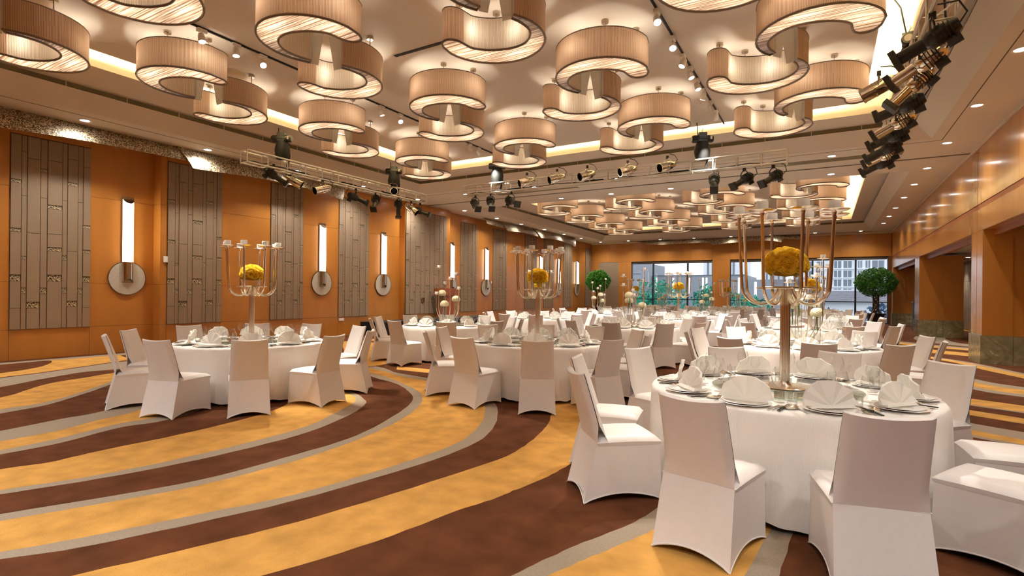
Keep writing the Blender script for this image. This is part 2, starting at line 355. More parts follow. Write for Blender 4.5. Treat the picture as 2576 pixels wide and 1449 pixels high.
CARPET = [
 ('G', [(-3.69,0.70),(-3.65,0.78),(-3.60,0.86),(-3.56,0.94),(-3.51,1.03),(-3.46,1.11),(-3.41,1.20),(-3.37,1.29),(-3.33,1.39),(-3.28,1.48),(-3.24,1.58),(-3.20,1.67),(-3.16,1.77),(-3.12,1.86),(-3.09,1.94),(-3.05,2.02),(-3.02,2.11),(-2.99,2.19),(-2.95,2.29),(-2.92,2.39),(-2.89,2.50),(-2.86,2.62),(-2.82,2.75),(-2.79,2.88),(-2.76,3.01),(-2.72,3.16),(-2.69,3.33),(-2.65,3.50),(-2.61,3.69),(-2.58,3.85),(-2.55,4.00),(-2.53,4.12),(-2.52,4.21),(-2.52,4.27),(-2.52,4.33),(-2.52,4.38),(-2.53,4.45),(-2.54,4.53),(-2.54,4.61),(-2.56,4.69),(-2.57,4.77),(-2.58,4.86),(-2.60,4.94),(-2.62,5.03),(-2.64,5.12),(-2.66,5.22),(-2.69,5.32),(-2.71,5.41),(-2.74,5.50),(-2.77,5.59),(-2.80,5.68),(-2.84,5.77),(-2.88,5.85),(-2.91,5.94),(-2.95,6.02),(-2.98,6.09),(-3.02,6.15),(-3.05,6.21),(-3.08,6.27),(-3.12,6.34),(-3.17,6.41),(-3.22,6.49),(-3.29,6.59),(-3.35,6.69),(-3.43,6.79),(-3.52,6.90),(-3.62,7.00),(-3.74,7.11),(-3.88,7.22),(-4.03,7.33),(-4.19,7.44),(-4.36,7.54),(-4.54,7.62),(-4.73,7.68),(-4.93,7.73),(-5.15,7.76),(-5.36,7.78),(-5.56,7.79),(-5.73,7.81),(-5.88,7.82),(-5.99,7.82),(-6.09,7.82),(-6.18,7.82),(-6.27,7.81),(-6.38,7.81),(-6.50,7.81),(-6.63,7.81),(-6.76,7.81),(-6.89,7.81),(-7.03,7.81),(-7.17,7.81),(-7.47,8.15),(-7.31,8.15),(-7.16,8.17),(-7.01,8.18),(-6.85,8.19),(-6.68,8.19),(-6.48,8.18),(-6.26,8.17),(-6.03,8.17),(-5.79,8.15),(-5.54,8.13),(-5.28,8.09),(-5.03,8.04),(-4.77,7.96),(-4.51,7.88),(-4.25,7.78),(-4.00,7.68),(-3.77,7.56),(-3.57,7.43),(-3.39,7.28),(-3.22,7.12),(-3.08,6.96),(-2.94,6.79),(-2.82,6.63),(-2.71,6.48),(-2.62,6.34),(-2.53,6.19),(-2.45,6.05),(-2.38,5.92),(-2.32,5.79),(-2.27,5.67),(-2.22,5.55),(-2.17,5.44),(-2.14,5.34),(-2.10,5.24),(-2.07,5.14),(-2.05,5.04),(-2.02,4.95),(-2.00,4.85),(-1.98,4.75),(-1.97,4.66),(-1.95,4.58),(-1.94,4.51),(-1.94,4.45),(-1.93,4.40),(-1.93,4.36),(-1.93,4.32),(-1.93,4.27),(-1.93,4.22),(-1.94,4.17),(-1.94,4.12),(-1.94,4.06),(-1.95,4.00),(-1.95,3.94),(-1.96,3.89),(-1.97,3.83),(-1.98,3.78),(-1.99,3.72),(-2.00,3.67),(-2.01,3.61),(-2.02,3.56),(-2.04,3.51),(-2.04,3.46),(-2.05,3.42),(-2.06,3.37),(-2.07,3.32),(-2.08,3.27),(-2.10,3.23),(-2.11,3.19),(-2.12,3.15),(-2.14,3.10),(-2.16,3.05),(-2.18,2.98),(-2.20,2.89),(-2.22,2.79),(-2.24,2.68),(-2.27,2.58),(-2.29,2.47),(-2.32,2.36),(-2.36,2.25),(-2.39,2.15),(-2.43,2.04),(-2.47,1.94),(-2.52,1.83),(-2.56,1.74),(-2.60,1.65),(-2.65,1.57),(-2.70,1.49),(-2.75,1.41),(-2.80,1.32),(-2.85,1.22),(-2.89,1.11),(-2.93,1.00),(-2.96,0.88),(-3.00,0.77),(-3.02,0.67),(-3.05,0.58)]),
 ('S', [(-4.13,0.78),(-4.10,0.83),(-4.07,0.89),(-4.03,0.94),(-4.00,1.00),(-3.97,1.06),(-3.94,1.11),(-3.90,1.16),(-3.87,1.20),(-3.83,1.25),(-3.80,1.29),(-3.76,1.34),(-3.73,1.40),(-3.69,1.47),(-3.65,1.55),(-3.61,1.65),(-3.57,1.75),(-3.52,1.85),(-3.48,1.95),(-3.45,2.04),(-3.41,2.13),(-3.37,2.23),(-3.33,2.32),(-3.30,2.42),(-3.27,2.53),(-3.23,2.65),(-3.20,2.79),(-3.17,2.93),(-3.14,3.08),(-3.11,3.23),(-3.08,3.37),(-3.06,3.50),(-3.04,3.62),(-3.02,3.75),(-3.01,3.86),(-3.00,3.98),(-3.00,4.09),(-3.00,4.21),(-3.00,4.31),(-3.01,4.41),(-3.02,4.51),(-3.04,4.62),(-3.07,4.72),(-3.11,4.84),(-3.15,4.96),(-3.21,5.09),(-3.27,5.22),(-3.33,5.35),(-3.41,5.48),(-3.48,5.60),(-3.56,5.74),(-3.65,5.87),(-3.74,6.00),(-3.84,6.12),(-3.95,6.25),(-4.06,6.38),(-4.17,6.50),(-4.29,6.62),(-4.42,6.74),(-4.56,6.85),(-4.72,6.95),(-4.90,7.04),(-5.10,7.11),(-5.32,7.17),(-5.54,7.22),(-5.75,7.27),(-5.95,7.32),(-6.13,7.36),(-6.29,7.39),(-6.45,7.41),(-6.60,7.44),(-6.74,7.46),(-6.88,7.50),(-7.02,7.55),(-7.13,7.62),(-7.25,7.69),(-7.37,7.75),(-7.50,7.82),(-7.66,7.86),(-7.83,7.91),(-8.02,7.95),(-8.23,7.98),(-8.46,8.00),(-8.71,7.99),(-8.98,7.95),(-9.29,7.86),(-9.62,7.74),(-9.96,7.58),(-10.33,7.41),(-10.70,7.22),(-11.08,7.04),(-11.46,6.85),(-11.86,6.65),(-12.27,6.44),(-12.69,6.23),(-13.10,6.01),(-13.52,5.80),(-13.93,5.98),(-13.97,2.64)]),
 ('G', [(-4.24,0.80),(-4.21,0.85),(-4.18,0.91),(-4.14,0.97),(-4.11,1.02),(-4.08,1.08),(-4.04,1.14),(-4.01,1.20),(-3.97,1.26),(-3.93,1.33),(-3.90,1.40),(-3.86,1.46),(-3.83,1.53),(-3.79,1.61),(-3.76,1.69),(-3.72,1.76),(-3.69,1.85),(-3.65,1.93),(-3.61,2.02),(-3.57,2.11),(-3.53,2.20),(-3.48,2.29),(-3.44,2.39),(-3.40,2.49),(-3.36,2.60),(-3.33,2.73),(-3.30,2.87),(-3.27,3.02),(-3.25,3.18),(-3.22,3.34),(-3.20,3.50),(-3.19,3.64),(-3.17,3.78),(-3.16,3.91),(-3.15,4.04),(-3.15,4.18),(-3.16,4.31),(-3.17,4.45),(-3.21,4.58),(-3.25,4.71),(-3.29,4.85),(-3.35,4.98),(-3.41,5.12),(-3.47,5.26),(-3.55,5.40),(-3.63,5.54),(-3.72,5.68),(-3.81,5.83),(-3.91,5.96),(-4.00,6.09),(-4.09,6.22),(-4.19,6.34),(-4.30,6.45),(-4.42,6.56),(-4.55,6.66),(-4.72,6.74),(-4.91,6.82),(-5.12,6.89),(-5.34,6.95),(-5.55,7.00),(-5.74,7.06),(-5.90,7.10),(-6.04,7.13),(-6.17,7.15),(-6.29,7.17),(-6.41,7.19),(-6.53,7.22),(-6.66,7.27),(-6.79,7.32),(-6.91,7.38),(-7.04,7.44),(-7.18,7.50),(-7.34,7.54),(-7.53,7.59),(-7.72,7.64),(-7.93,7.69),(-8.16,7.72),(-8.41,7.72),(-8.69,7.69),(-8.98,7.61),(-9.30,7.48),(-9.63,7.33),(-9.98,7.16),(-10.34,6.98),(-10.70,6.80),(-11.08,6.63),(-11.48,6.44),(-11.89,6.24),(-12.30,6.04),(-12.72,5.84),(-13.13,5.64),(-13.93,5.98),(-13.97,2.64)]),
 ('S', [(-4.77,0.90),(-4.74,0.96),(-4.71,1.02),(-4.68,1.09),(-4.64,1.16),(-4.61,1.22),(-4.58,1.29),(-4.55,1.36),(-4.51,1.44),(-4.48,1.51),(-4.44,1.59),(-4.41,1.67),(-4.37,1.75),(-4.33,1.84),(-4.29,1.93),(-4.25,2.02),(-4.21,2.11),(-4.17,2.21),(-4.14,2.31),(-4.12,2.43),(-4.09,2.56),(-4.07,2.70),(-4.06,2.84),(-4.04,2.99),(-4.03,3.13),(-4.03,3.26),(-4.03,3.38),(-4.04,3.50),(-4.05,3.62),(-4.06,3.75),(-4.08,3.87),(-4.10,4.00),(-4.12,4.13),(-4.15,4.26),(-4.19,4.39),(-4.22,4.53),(-4.26,4.65),(-4.31,4.78),(-4.35,4.90),(-4.40,5.02),(-4.45,5.14),(-4.51,5.25),(-4.56,5.36),(-4.62,5.47),(-4.68,5.57),(-4.74,5.66),(-4.80,5.75),(-4.87,5.83),(-4.93,5.91),(-4.99,5.98),(-5.04,6.04),(-5.09,6.09),(-5.14,6.14),(-5.20,6.18),(-5.27,6.23),(-5.33,6.28),(-5.41,6.33),(-5.48,6.38),(-5.56,6.43),(-5.65,6.48),(-5.74,6.53),(-5.84,6.59),(-5.95,6.65),(-6.07,6.71),(-6.19,6.78),(-6.32,6.84),(-6.45,6.90),(-6.59,6.96),(-6.73,7.03),(-6.88,7.09),(-7.03,7.15),(-7.18,7.20),(-7.33,7.24),(-7.45,7.27),(-7.56,7.31),(-7.66,7.33),(-7.77,7.34),(-7.91,7.32),(-8.09,7.26),(-8.32,7.15),(-8.59,7.00),(-8.88,6.82),(-9.19,6.63),(-9.50,6.43),(-9.82,6.25),(-10.15,6.07),(-10.50,5.88),(-10.86,5.70),(-11.23,5.51),(-11.60,5.33),(-11.97,5.14),(-13.93,5.98),(-13.97,2.64)]),
 ('B', [(-4.90,0.93),(-4.87,0.99),(-4.84,1.05),(-4.81,1.12),(-4.78,1.19),(-4.75,1.26),(-4.72,1.33),(-4.68,1.41),(-4.65,1.48),(-4.61,1.56),(-4.57,1.64),(-4.53,1.72),(-4.49,1.80),(-4.45,1.89),(-4.41,1.98),(-4.37,2.07),(-4.33,2.17),(-4.29,2.27),(-4.26,2.38),(-4.23,2.50),(-4.21,2.64),(-4.20,2.79),(-4.19,2.94),(-4.19,3.09),(-4.18,3.24),(-4.18,3.38),(-4.17,3.50),(-4.17,3.62),(-4.18,3.74),(-4.19,3.87),(-4.21,4.00),(-4.25,4.14),(-4.29,4.30),(-4.35,4.47),(-4.41,4.63),(-4.48,4.80),(-4.54,4.96),(-4.60,5.10),(-4.67,5.24),(-4.73,5.37),(-4.80,5.49),(-4.87,5.61),(-4.95,5.72),(-5.04,5.83),(-5.13,5.93),(-5.22,6.01),(-5.33,6.10),(-5.43,6.18),(-5.53,6.25),(-5.62,6.33),(-5.72,6.39),(-5.82,6.45),(-5.91,6.51),(-6.00,6.56),(-6.09,6.60),(-6.18,6.64),(-6.26,6.67),(-6.34,6.70),(-6.42,6.72),(-6.49,6.74),(-6.57,6.76),(-6.64,6.79),(-6.71,6.82),(-6.78,6.85),(-6.85,6.88),(-6.92,6.91),(-7.02,6.93),(-7.11,6.96),(-7.21,6.99),(-7.32,7.02),(-7.44,7.04),(-7.59,7.03),(-7.77,6.97),(-8.00,6.87),(-8.25,6.72),(-8.53,6.55),(-8.82,6.36),(-9.12,6.17),(-9.44,6.00),(-9.76,5.83),(-10.10,5.66),(-10.46,5.49),(-10.82,5.31),(-11.19,5.13),(-11.55,4.96),(-13.93,5.98),(-13.97,2.64)]),
 ('S', [(-5.35,1.01),(-5.32,1.08),(-5.29,1.15),(-5.26,1.23),(-5.23,1.30),(-5.20,1.38),(-5.17,1.46),(-5.13,1.54),(-5.10,1.62),(-5.06,1.71),(-5.02,1.80),(-4.98,1.89),(-4.95,1.99),(-4.91,2.09),(-4.88,2.19),(-4.85,2.30),(-4.82,2.42),(-4.80,2.54),(-4.77,2.67),(-4.75,2.81),(-4.74,2.97),(-4.72,3.14),(-4.72,3.32),(-4.71,3.49),(-4.72,3.66),(-4.74,3.82),(-4.77,3.97),(-4.81,4.12),(-4.86,4.27),(-4.91,4.41),(-4.96,4.55),(-5.01,4.67),(-5.06,4.79),(-5.12,4.89),(-5.18,4.99),(-5.23,5.08),(-5.29,5.16),(-5.34,5.23),(-5.39,5.28),(-5.45,5.33),(-5.50,5.36),(-5.55,5.39),(-5.61,5.43),(-5.68,5.48),(-5.75,5.52),(-5.82,5.56),(-5.90,5.60),(-5.98,5.64),(-6.06,5.67),(-6.14,5.71),(-6.21,5.74),(-6.28,5.78),(-6.36,5.80),(-6.48,5.81),(-6.64,5.80),(-6.86,5.76),(-7.11,5.70),(-7.40,5.62),(-7.72,5.53),(-8.05,5.43),(-8.40,5.34),(-8.76,5.24),(-9.14,5.13),(-9.55,5.02),(-9.97,4.90),(-10.40,4.78),(-10.84,4.65),(-13.93,5.98),(-13.97,2.64)]),
 ('G', [(-5.45,1.03),(-5.42,1.10),(-5.39,1.17),(-5.36,1.25),(-5.33,1.33),(-5.30,1.41),(-5.27,1.49),(-5.24,1.57),(-5.20,1.66),(-5.16,1.74),(-5.12,1.83),(-5.08,1.93),(-5.05,2.03),(-5.02,2.13),(-5.00,2.24),(-4.97,2.36),(-4.95,2.48),(-4.94,2.61),(-4.92,2.75),(-4.91,2.90),(-4.90,3.08),(-4.90,3.26),(-4.90,3.45),(-4.91,3.64),(-4.93,3.82),(-4.96,3.98),(-5.00,4.12),(-5.05,4.25),(-5.11,4.38),(-5.17,4.50),(-5.22,4.63),(-5.28,4.75),(-5.33,4.86),(-5.38,4.96),(-5.43,5.06),(-5.49,5.15),(-5.55,5.23),(-5.62,5.31),(-5.69,5.37),(-5.76,5.42),(-5.83,5.46),(-5.91,5.50),(-5.99,5.53),(-6.06,5.56),(-6.13,5.60),(-6.19,5.62),(-6.27,5.64),(-6.38,5.64),(-6.53,5.62),(-6.73,5.59),(-6.96,5.53),(-7.23,5.45),(-7.52,5.37),(-7.83,5.27),(-8.15,5.18),(-8.49,5.08),(-8.86,4.98),(-9.25,4.86),(-9.66,4.75),(-10.07,4.62),(-10.49,4.50),(-13.93,5.98),(-13.97,2.64)]),
 ('B', [(-6.01,1.14),(-5.99,1.22),(-5.97,1.31),(-5.95,1.40),(-5.93,1.50),(-5.91,1.58),(-5.88,1.66),(-5.86,1.73),(-5.84,1.78),(-5.82,1.82),(-5.80,1.86),(-5.78,1.90),(-5.77,1.95),(-5.76,2.00),(-5.77,2.06),(-5.78,2.12),(-5.78,2.18),(-5.79,2.25),(-5.79,2.33),(-5.79,2.42),(-5.79,2.52),(-5.78,2.63),(-5.77,2.76),(-5.76,2.89),(-5.77,3.02),(-5.77,3.16),(-5.78,3.32),(-5.80,3.49),(-5.82,3.67),(-5.85,3.84),(-5.88,4.00),(-5.92,4.13),(-5.96,4.26),(-6.01,4.38),(-6.07,4.49),(-6.14,4.59),(-6.21,4.68),(-6.29,4.76),(-6.38,4.82),(-6.47,4.87),(-6.58,4.91),(-6.69,4.93),(-6.83,4.95),(-6.97,4.95),(-7.12,4.93),(-7.28,4.90),(-7.46,4.86),(-7.67,4.82),(-7.91,4.77),(-8.20,4.72),(-8.54,4.66),(-8.91,4.58),(-9.30,4.50),(-9.71,4.42),(-10.12,4.34),(-13.93,5.98),(-13.97,2.64)]),
 ('S', [(-6.44,1.22),(-6.43,1.31),(-6.43,1.41),(-6.42,1.51),(-6.41,1.61),(-6.41,1.71),(-6.40,1.81),(-6.40,1.89),(-6.39,1.96),(-6.39,2.03),(-6.39,2.10),(-6.39,2.16),(-6.40,2.24),(-6.42,2.33),(-6.45,2.43),(-6.49,2.53),(-6.53,2.63),(-6.56,2.73),(-6.58,2.83),(-6.59,2.90),(-6.58,2.96),(-6.56,3.02),(-6.54,3.07),(-6.52,3.13),(-6.52,3.19),(-6.53,3.27),(-6.55,3.37),(-6.57,3.46),(-6.61,3.56),(-6.65,3.65),(-6.71,3.75),(-6.78,3.83),(-6.88,3.92),(-6.98,4.01),(-7.10,4.09),(-7.23,4.16),(-7.36,4.21),(-7.49,4.25),(-7.63,4.28),(-7.78,4.29),(-7.94,4.29),(-8.11,4.29),(-8.31,4.29),(-8.53,4.29),(-8.77,4.28),(-9.04,4.28),(-9.32,4.27),(-9.61,4.26),(-9.90,4.25),(-13.93,5.98),(-13.97,2.64)]),
 ('G', [(-6.58,1.24),(-6.58,1.34),(-6.57,1.44),(-6.57,1.54),(-6.56,1.65),(-6.56,1.75),(-6.56,1.85),(-6.56,1.94),(-6.57,2.02),(-6.57,2.09),(-6.58,2.16),(-6.59,2.23),(-6.61,2.31),(-6.63,2.40),(-6.66,2.50),(-6.69,2.61),(-6.73,2.71),(-6.76,2.82),(-6.78,2.91),(-6.79,2.99),(-6.78,3.06),(-6.77,3.12),(-6.76,3.19),(-6.76,3.25),(-6.77,3.31),(-6.79,3.39),(-6.83,3.47),(-6.88,3.56),(-6.94,3.64),(-7.00,3.72),(-7.06,3.79),(-7.12,3.85),(-7.19,3.91),(-7.25,3.97),(-7.33,4.02),(-7.42,4.06),(-7.53,4.09),(-7.66,4.12),(-7.80,4.14),(-7.96,4.14),(-8.13,4.15),(-8.31,4.15),(-8.49,4.16),(-8.68,4.17),(-8.88,4.17),(-9.10,4.18),(-9.32,4.18),(-9.55,4.19),(-9.78,4.20),(-13.93,5.98),(-13.97,2.64)]),
 ('S', [(-6.91,1.31),(-6.92,1.41),(-6.92,1.52),(-6.93,1.63),(-6.94,1.75),(-6.94,1.86),(-6.95,1.96),(-6.95,2.06),(-6.95,2.14),(-6.95,2.22),(-6.96,2.29),(-6.96,2.37),(-6.97,2.44),(-7.00,2.52),(-7.03,2.59),(-7.07,2.67),(-7.10,2.74),(-7.14,2.81),(-7.17,2.88),(-7.18,2.94),(-7.19,2.99),(-7.20,3.03),(-7.20,3.08),(-7.22,3.13),(-7.24,3.19),(-7.28,3.27),(-7.33,3.36),(-7.39,3.45),(-7.45,3.55),(-7.52,3.64),(-7.60,3.72),(-7.67,3.79),(-7.74,3.84),(-7.82,3.89),(-7.92,3.93),(-8.03,3.97),(-8.17,4.00),(-8.35,4.03),(-8.56,4.05),(-8.81,4.07),(-9.07,4.09),(-9.34,4.11),(-9.62,4.13),(-13.93,5.98),(-13.97,2.64)]),
 ('B', [(-7.35,1.39),(-7.37,1.50),(-7.38,1.62),(-7.40,1.74),(-7.41,1.87),(-7.43,1.99),(-7.45,2.10),(-7.47,2.21),(-7.49,2.31),(-7.51,2.40),(-7.53,2.48),(-7.55,2.56),(-7.57,2.65),(-7.58,2.73),(-7.58,2.81),(-7.58,2.88),(-7.59,2.95),(-7.61,3.03),(-7.64,3.11),(-7.68,3.20),(-7.74,3.29),(-7.81,3.39),(-7.89,3.49),(-8.00,3.59),(-8.13,3.68),(-8.29,3.75),(-8.49,3.82),(-8.72,3.88),(-8.97,3.94),(-9.23,4.01),(-9.50,4.08),(-13.93,5.98),(-13.97,2.64)]),
 ('S', [(-8.24,1.56),(-8.28,1.68),(-8.32,1.82),(-8.36,1.97),(-8.40,2.12),(-8.45,2.27),(-8.48,2.40),(-8.51,2.50),(-8.53,2.60),(-8.55,2.67),(-8.57,2.75),(-8.60,2.83),(-8.65,2.93),(-8.74,3.05),(-8.86,3.19),(-8.99,3.34),(-9.14,3.50),(-9.29,3.67),(-9.44,3.81),(-9.57,3.94),(-9.70,4.06),(-9.83,4.17),(-9.96,4.28),(-10.10,4.39),(-10.25,4.52),(-13.93,5.98),(-13.97,2.64)]),
 ('G', [(-8.47,1.60),(-8.51,1.73),(-8.56,1.88),(-8.62,2.03),(-8.67,2.19),(-8.72,2.34),(-8.76,2.47),(-8.79,2.58),(-8.79,2.67),(-8.79,2.75),(-8.80,2.82),(-8.82,2.90),(-8.87,3.00),(-8.96,3.12),(-9.08,3.27),(-9.23,3.44),(-9.39,3.61),(-9.56,3.77),(-9.71,3.92),(-9.84,4.05),(-9.96,4.16),(-10.08,4.25),(-10.20,4.34),(-10.31,4.44),(-10.44,4.54),(-13.93,5.98),(-13.97,2.64)]),
 ('B', [(-9.25,1.75),(-9.32,1.90),(-9.39,2.07),(-9.47,2.25),(-9.55,2.43),(-9.63,2.60),(-9.71,2.74),(-9.79,2.85),(-9.86,2.94),(-9.93,3.00),(-9.99,3.05),(-10.06,3.10),(-10.13,3.16),(-10.20,3.23),(-10.28,3.29),(-10.36,3.36),(-10.43,3.43),(-10.50,3.51),(-10.56,3.59),(-10.62,3.68),(-10.66,3.77),(-10.70,3.88),(-10.73,3.98),(-10.76,4.08),(-10.80,4.17),(-10.83,4.25),(-10.86,4.32),(-10.89,4.38),(-10.92,4.44),(-10.94,4.50),(-10.96,4.56),(-10.98,4.63),(-11.00,4.69),(-11.01,4.75),(-11.02,4.81),(-11.03,4.87),(-11.04,4.93),(-13.93,5.98),(-13.97,2.64)]),
 ('S', [(-10.19,1.93),(-10.27,2.09),(-10.36,2.28),(-10.45,2.47),(-10.55,2.67),(-10.65,2.86),(-10.74,3.03),(-10.82,3.17),(-10.89,3.29),(-10.96,3.38),(-11.02,3.47),(-11.09,3.56),(-11.15,3.65),(-11.21,3.77),(-11.28,3.89),(-11.35,4.01),(-11.41,4.13),(-11.47,4.24),(-11.50,4.34),(-11.52,4.43),(-11.52,4.50),(-11.51,4.57),(-11.49,4.63),(-11.47,4.69),(-11.46,4.75),(-11.46,4.82),(-11.45,4.89),(-11.45,4.96),(-11.45,5.03),(-11.44,5.10),(-11.44,5.18),(-13.93,5.98),(-13.97,2.64)]),
 ('B', [(-11.26,2.13),(-11.34,2.31),(-11.44,2.51),(-11.54,2.73),(-11.63,2.94),(-11.73,3.15),(-11.80,3.33),(-11.86,3.48),(-11.89,3.59),(-11.91,3.68),(-11.92,3.76),(-11.93,3.83),(-11.96,3.92),(-11.99,4.02),(-12.03,4.11),(-12.07,4.21),(-12.12,4.30),(-12.16,4.40),(-12.20,4.50),(-12.25,4.61),(-12.30,4.72),(-12.35,4.84),(-12.39,4.96),(-12.44,5.07),(-12.48,5.17),(-12.50,5.26),(-12.53,5.34),(-12.54,5.41),(-12.55,5.48),(-12.57,5.55),(-12.58,5.62),(-13.93,5.98),(-13.97,2.64)]),
 ('G', [(-11.38,2.15),(-11.46,2.33),(-11.55,2.54),(-11.65,2.75),(-11.74,2.97),(-11.83,3.18),(-11.90,3.36),(-11.95,3.50),(-11.98,3.62),(-11.99,3.71),(-12.00,3.78),(-12.02,3.86),(-12.04,3.95),(-12.08,4.04),(-12.12,4.14),(-12.16,4.24),(-12.20,4.33),(-12.25,4.43),(-12.29,4.54),(-12.34,4.64),(-12.39,4.76),(-12.44,4.88),(-12.48,5.00),(-12.53,5.11),(-12.58,5.21),(-12.62,5.31),(-12.65,5.39),(-12.69,5.47),(-12.72,5.55),(-12.76,5.63),(-12.80,5.72),(-13.93,5.98),(-13.97,2.64)]),
 ('S', [(-13.06,2.47),(-13.19,2.69),(-13.33,2.94),(-13.48,3.20),(-13.64,3.47),(-13.77,3.71),(-13.88,3.92),(-13.94,4.06),(-13.96,4.14),(-13.95,4.19),(-13.93,4.21),(-13.91,4.24),(-13.90,4.29),(-13.91,4.35),(-13.92,4.42),(-13.94,4.49),(-13.95,4.55),(-13.96,4.62),(-13.96,4.69),(-13.96,4.75),(-13.94,4.81),(-13.92,4.87),(-13.90,4.93),(-13.89,4.99),(-13.87,5.06),(-13.87,5.14),(-13.87,5.23),(-13.87,5.33),(-13.87,5.43),(-13.88,5.53),(-13.87,5.62),(-13.87,5.71),(-13.86,5.80),(-13.85,5.89),(-13.84,5.99),(-13.82,6.08),(-13.81,6.17),(-14.16,6.33),(-14.24,2.69)]),
 ('B', [(-13.58,3.50),(-13.63,3.57),(-13.68,3.64),(-13.73,3.71),(-13.78,3.78),(-13.82,3.85),(-13.86,3.91),(-13.88,3.98),(-13.89,4.04),(-13.89,4.10),(-13.90,4.16),(-13.90,4.22),(-13.90,4.29),(-13.91,4.35),(-13.92,4.43),(-13.94,4.50),(-13.95,4.57),(-13.95,4.63),(-13.93,4.67),(-13.90,4.70),(-13.87,4.71),(-13.82,4.71),(-13.77,4.70),(-13.70,4.68),(-13.63,4.65),(-13.54,4.62),(-13.44,4.57),(-13.34,4.51),(-13.23,4.45),(-13.13,4.38),(-13.05,4.33),(-12.97,4.27),(-12.91,4.21),(-12.85,4.15),(-12.80,4.09),(-12.75,4.03),(-12.70,3.96),(-12.66,3.89),(-12.62,3.82),(-12.59,3.74),(-12.56,3.67),(-12.53,3.60),(-12.49,3.53),(-12.45,3.46),(-12.41,3.40),(-12.37,3.34),(-12.33,3.28),(-12.29,3.22),(-12.26,3.16)]),
 ('G', [(-8.01,7.39),(-12.44,11.16),(-12.30,13.60),(-9.71,11.54),(-8.06,8.91),(-7.81,8.04)]),
 ('B', [(-13.70,12.80),(-12.73,13.88),(-12.18,13.27),(-13.12,12.26)]),
 ('B', [(-12.28,11.47),(-11.38,12.41),(-11.02,12.01),(-11.90,11.12)]),
 ('B', [(-11.54,10.63),(-10.99,10.78),(-9.92,9.46),(-9.66,8.91)]),
 ('S', [(-1.61,2.03),(-1.58,2.10),(-1.55,2.17),(-1.52,2.24),(-1.49,2.31),(-1.46,2.38),(-1.43,2.44),(-1.41,2.50),(-1.40,2.54),(-1.39,2.58),(-1.38,2.61),(-1.37,2.65),(-1.36,2.69),(-1.34,2.74),(-1.32,2.79),(-1.31,2.84),(-1.29,2.90),(-1.27,2.95),(-1.25,3.01),(-1.22,3.07),(-1.19,3.14),(-1.17,3.20),(-1.14,3.27),(-1.11,3.34),(-1.09,3.40),(-1.07,3.46),(-1.06,3.52),(-1.04,3.58),(-1.03,3.64),(-1.02,3.70),(-1.01,3.77),(-1.00,3.85),(-0.98,3.94),(-0.97,4.04),(-0.95,4.14),(-0.93,4.24),(-0.91,4.33),(-0.87,4.42),(-0.84,4.51),(-0.79,4.60),(-0.75,4.67),(-0.70,4.73),(-0.65,4.77),(-0.59,4.79),(-0.54,4.79),(-0.49,4.77),(-0.43,4.74),(-0.39,4.70),(-0.34,4.65),(-0.30,4.58),(-0.26,4.49),(-0.23,4.40),(-0.20,4.30),(-0.17,4.22),(-0.16,4.15),(-0.15,4.10),(-0.15,4.06),(-0.15,4.03),(-0.15,3.99),(-0.16,3.94),(-0.16,3.87),(-0.17,3.77),(-0.18,3.65),(-0.18,3.53),(-0.19,3.41),(-0.20,3.30),(-0.20,3.21),(-0.21,3.14),(-0.22,3.08),(-0.23,3.03),(-0.23,2.98),(-0.24,2.93),(-0.25,2.88),(-0.87,2.21)]),
 ('G', [(-1.43,2.10),(-1.40,2.18),(-1.37,2.25),(-1.34,2.33),(-1.31,2.41),(-1.28,2.49),(-1.26,2.56),(-1.24,2.61),(-1.22,2.66),(-1.20,2.70),(-1.19,2.74),(-1.18,2.78),(-1.16,2.81),(-1.15,2.85),(-1.14,2.88),(-1.12,2.91),(-1.11,2.94),(-1.09,2.98),(-1.08,3.02),(-1.06,3.07),(-1.04,3.12),(-1.01,3.19),(-0.99,3.25),(-0.96,3.32),(-0.94,3.39),(-0.93,3.45),(-0.91,3.52),(-0.90,3.58),(-0.89,3.65),(-0.87,3.72),(-0.85,3.79),(-0.81,3.86),(-0.78,3.94),(-0.73,4.02),(-0.69,4.09),(-0.64,4.15),(-0.60,4.20),(-0.56,4.22),(-0.52,4.23),(-0.48,4.23),(-0.44,4.21),(-0.41,4.19),(-0.38,4.17),(-0.36,4.13),(-0.34,4.09),(-0.33,4.04),(-0.31,3.99),(-0.30,3.95),(-0.30,3.91),(-0.29,3.87),(-0.29,3.83),(-0.29,3.80),(-0.30,3.74),(-0.31,3.65),(-0.32,3.54),(-0.33,3.42),(-0.34,3.31),(-0.35,3.20),(-0.36,3.12),(-0.37,3.04),(-0.37,2.98),(-0.38,2.92),(-0.38,2.86),(-0.39,2.81),(-0.39,2.75),(-0.87,2.21)]),
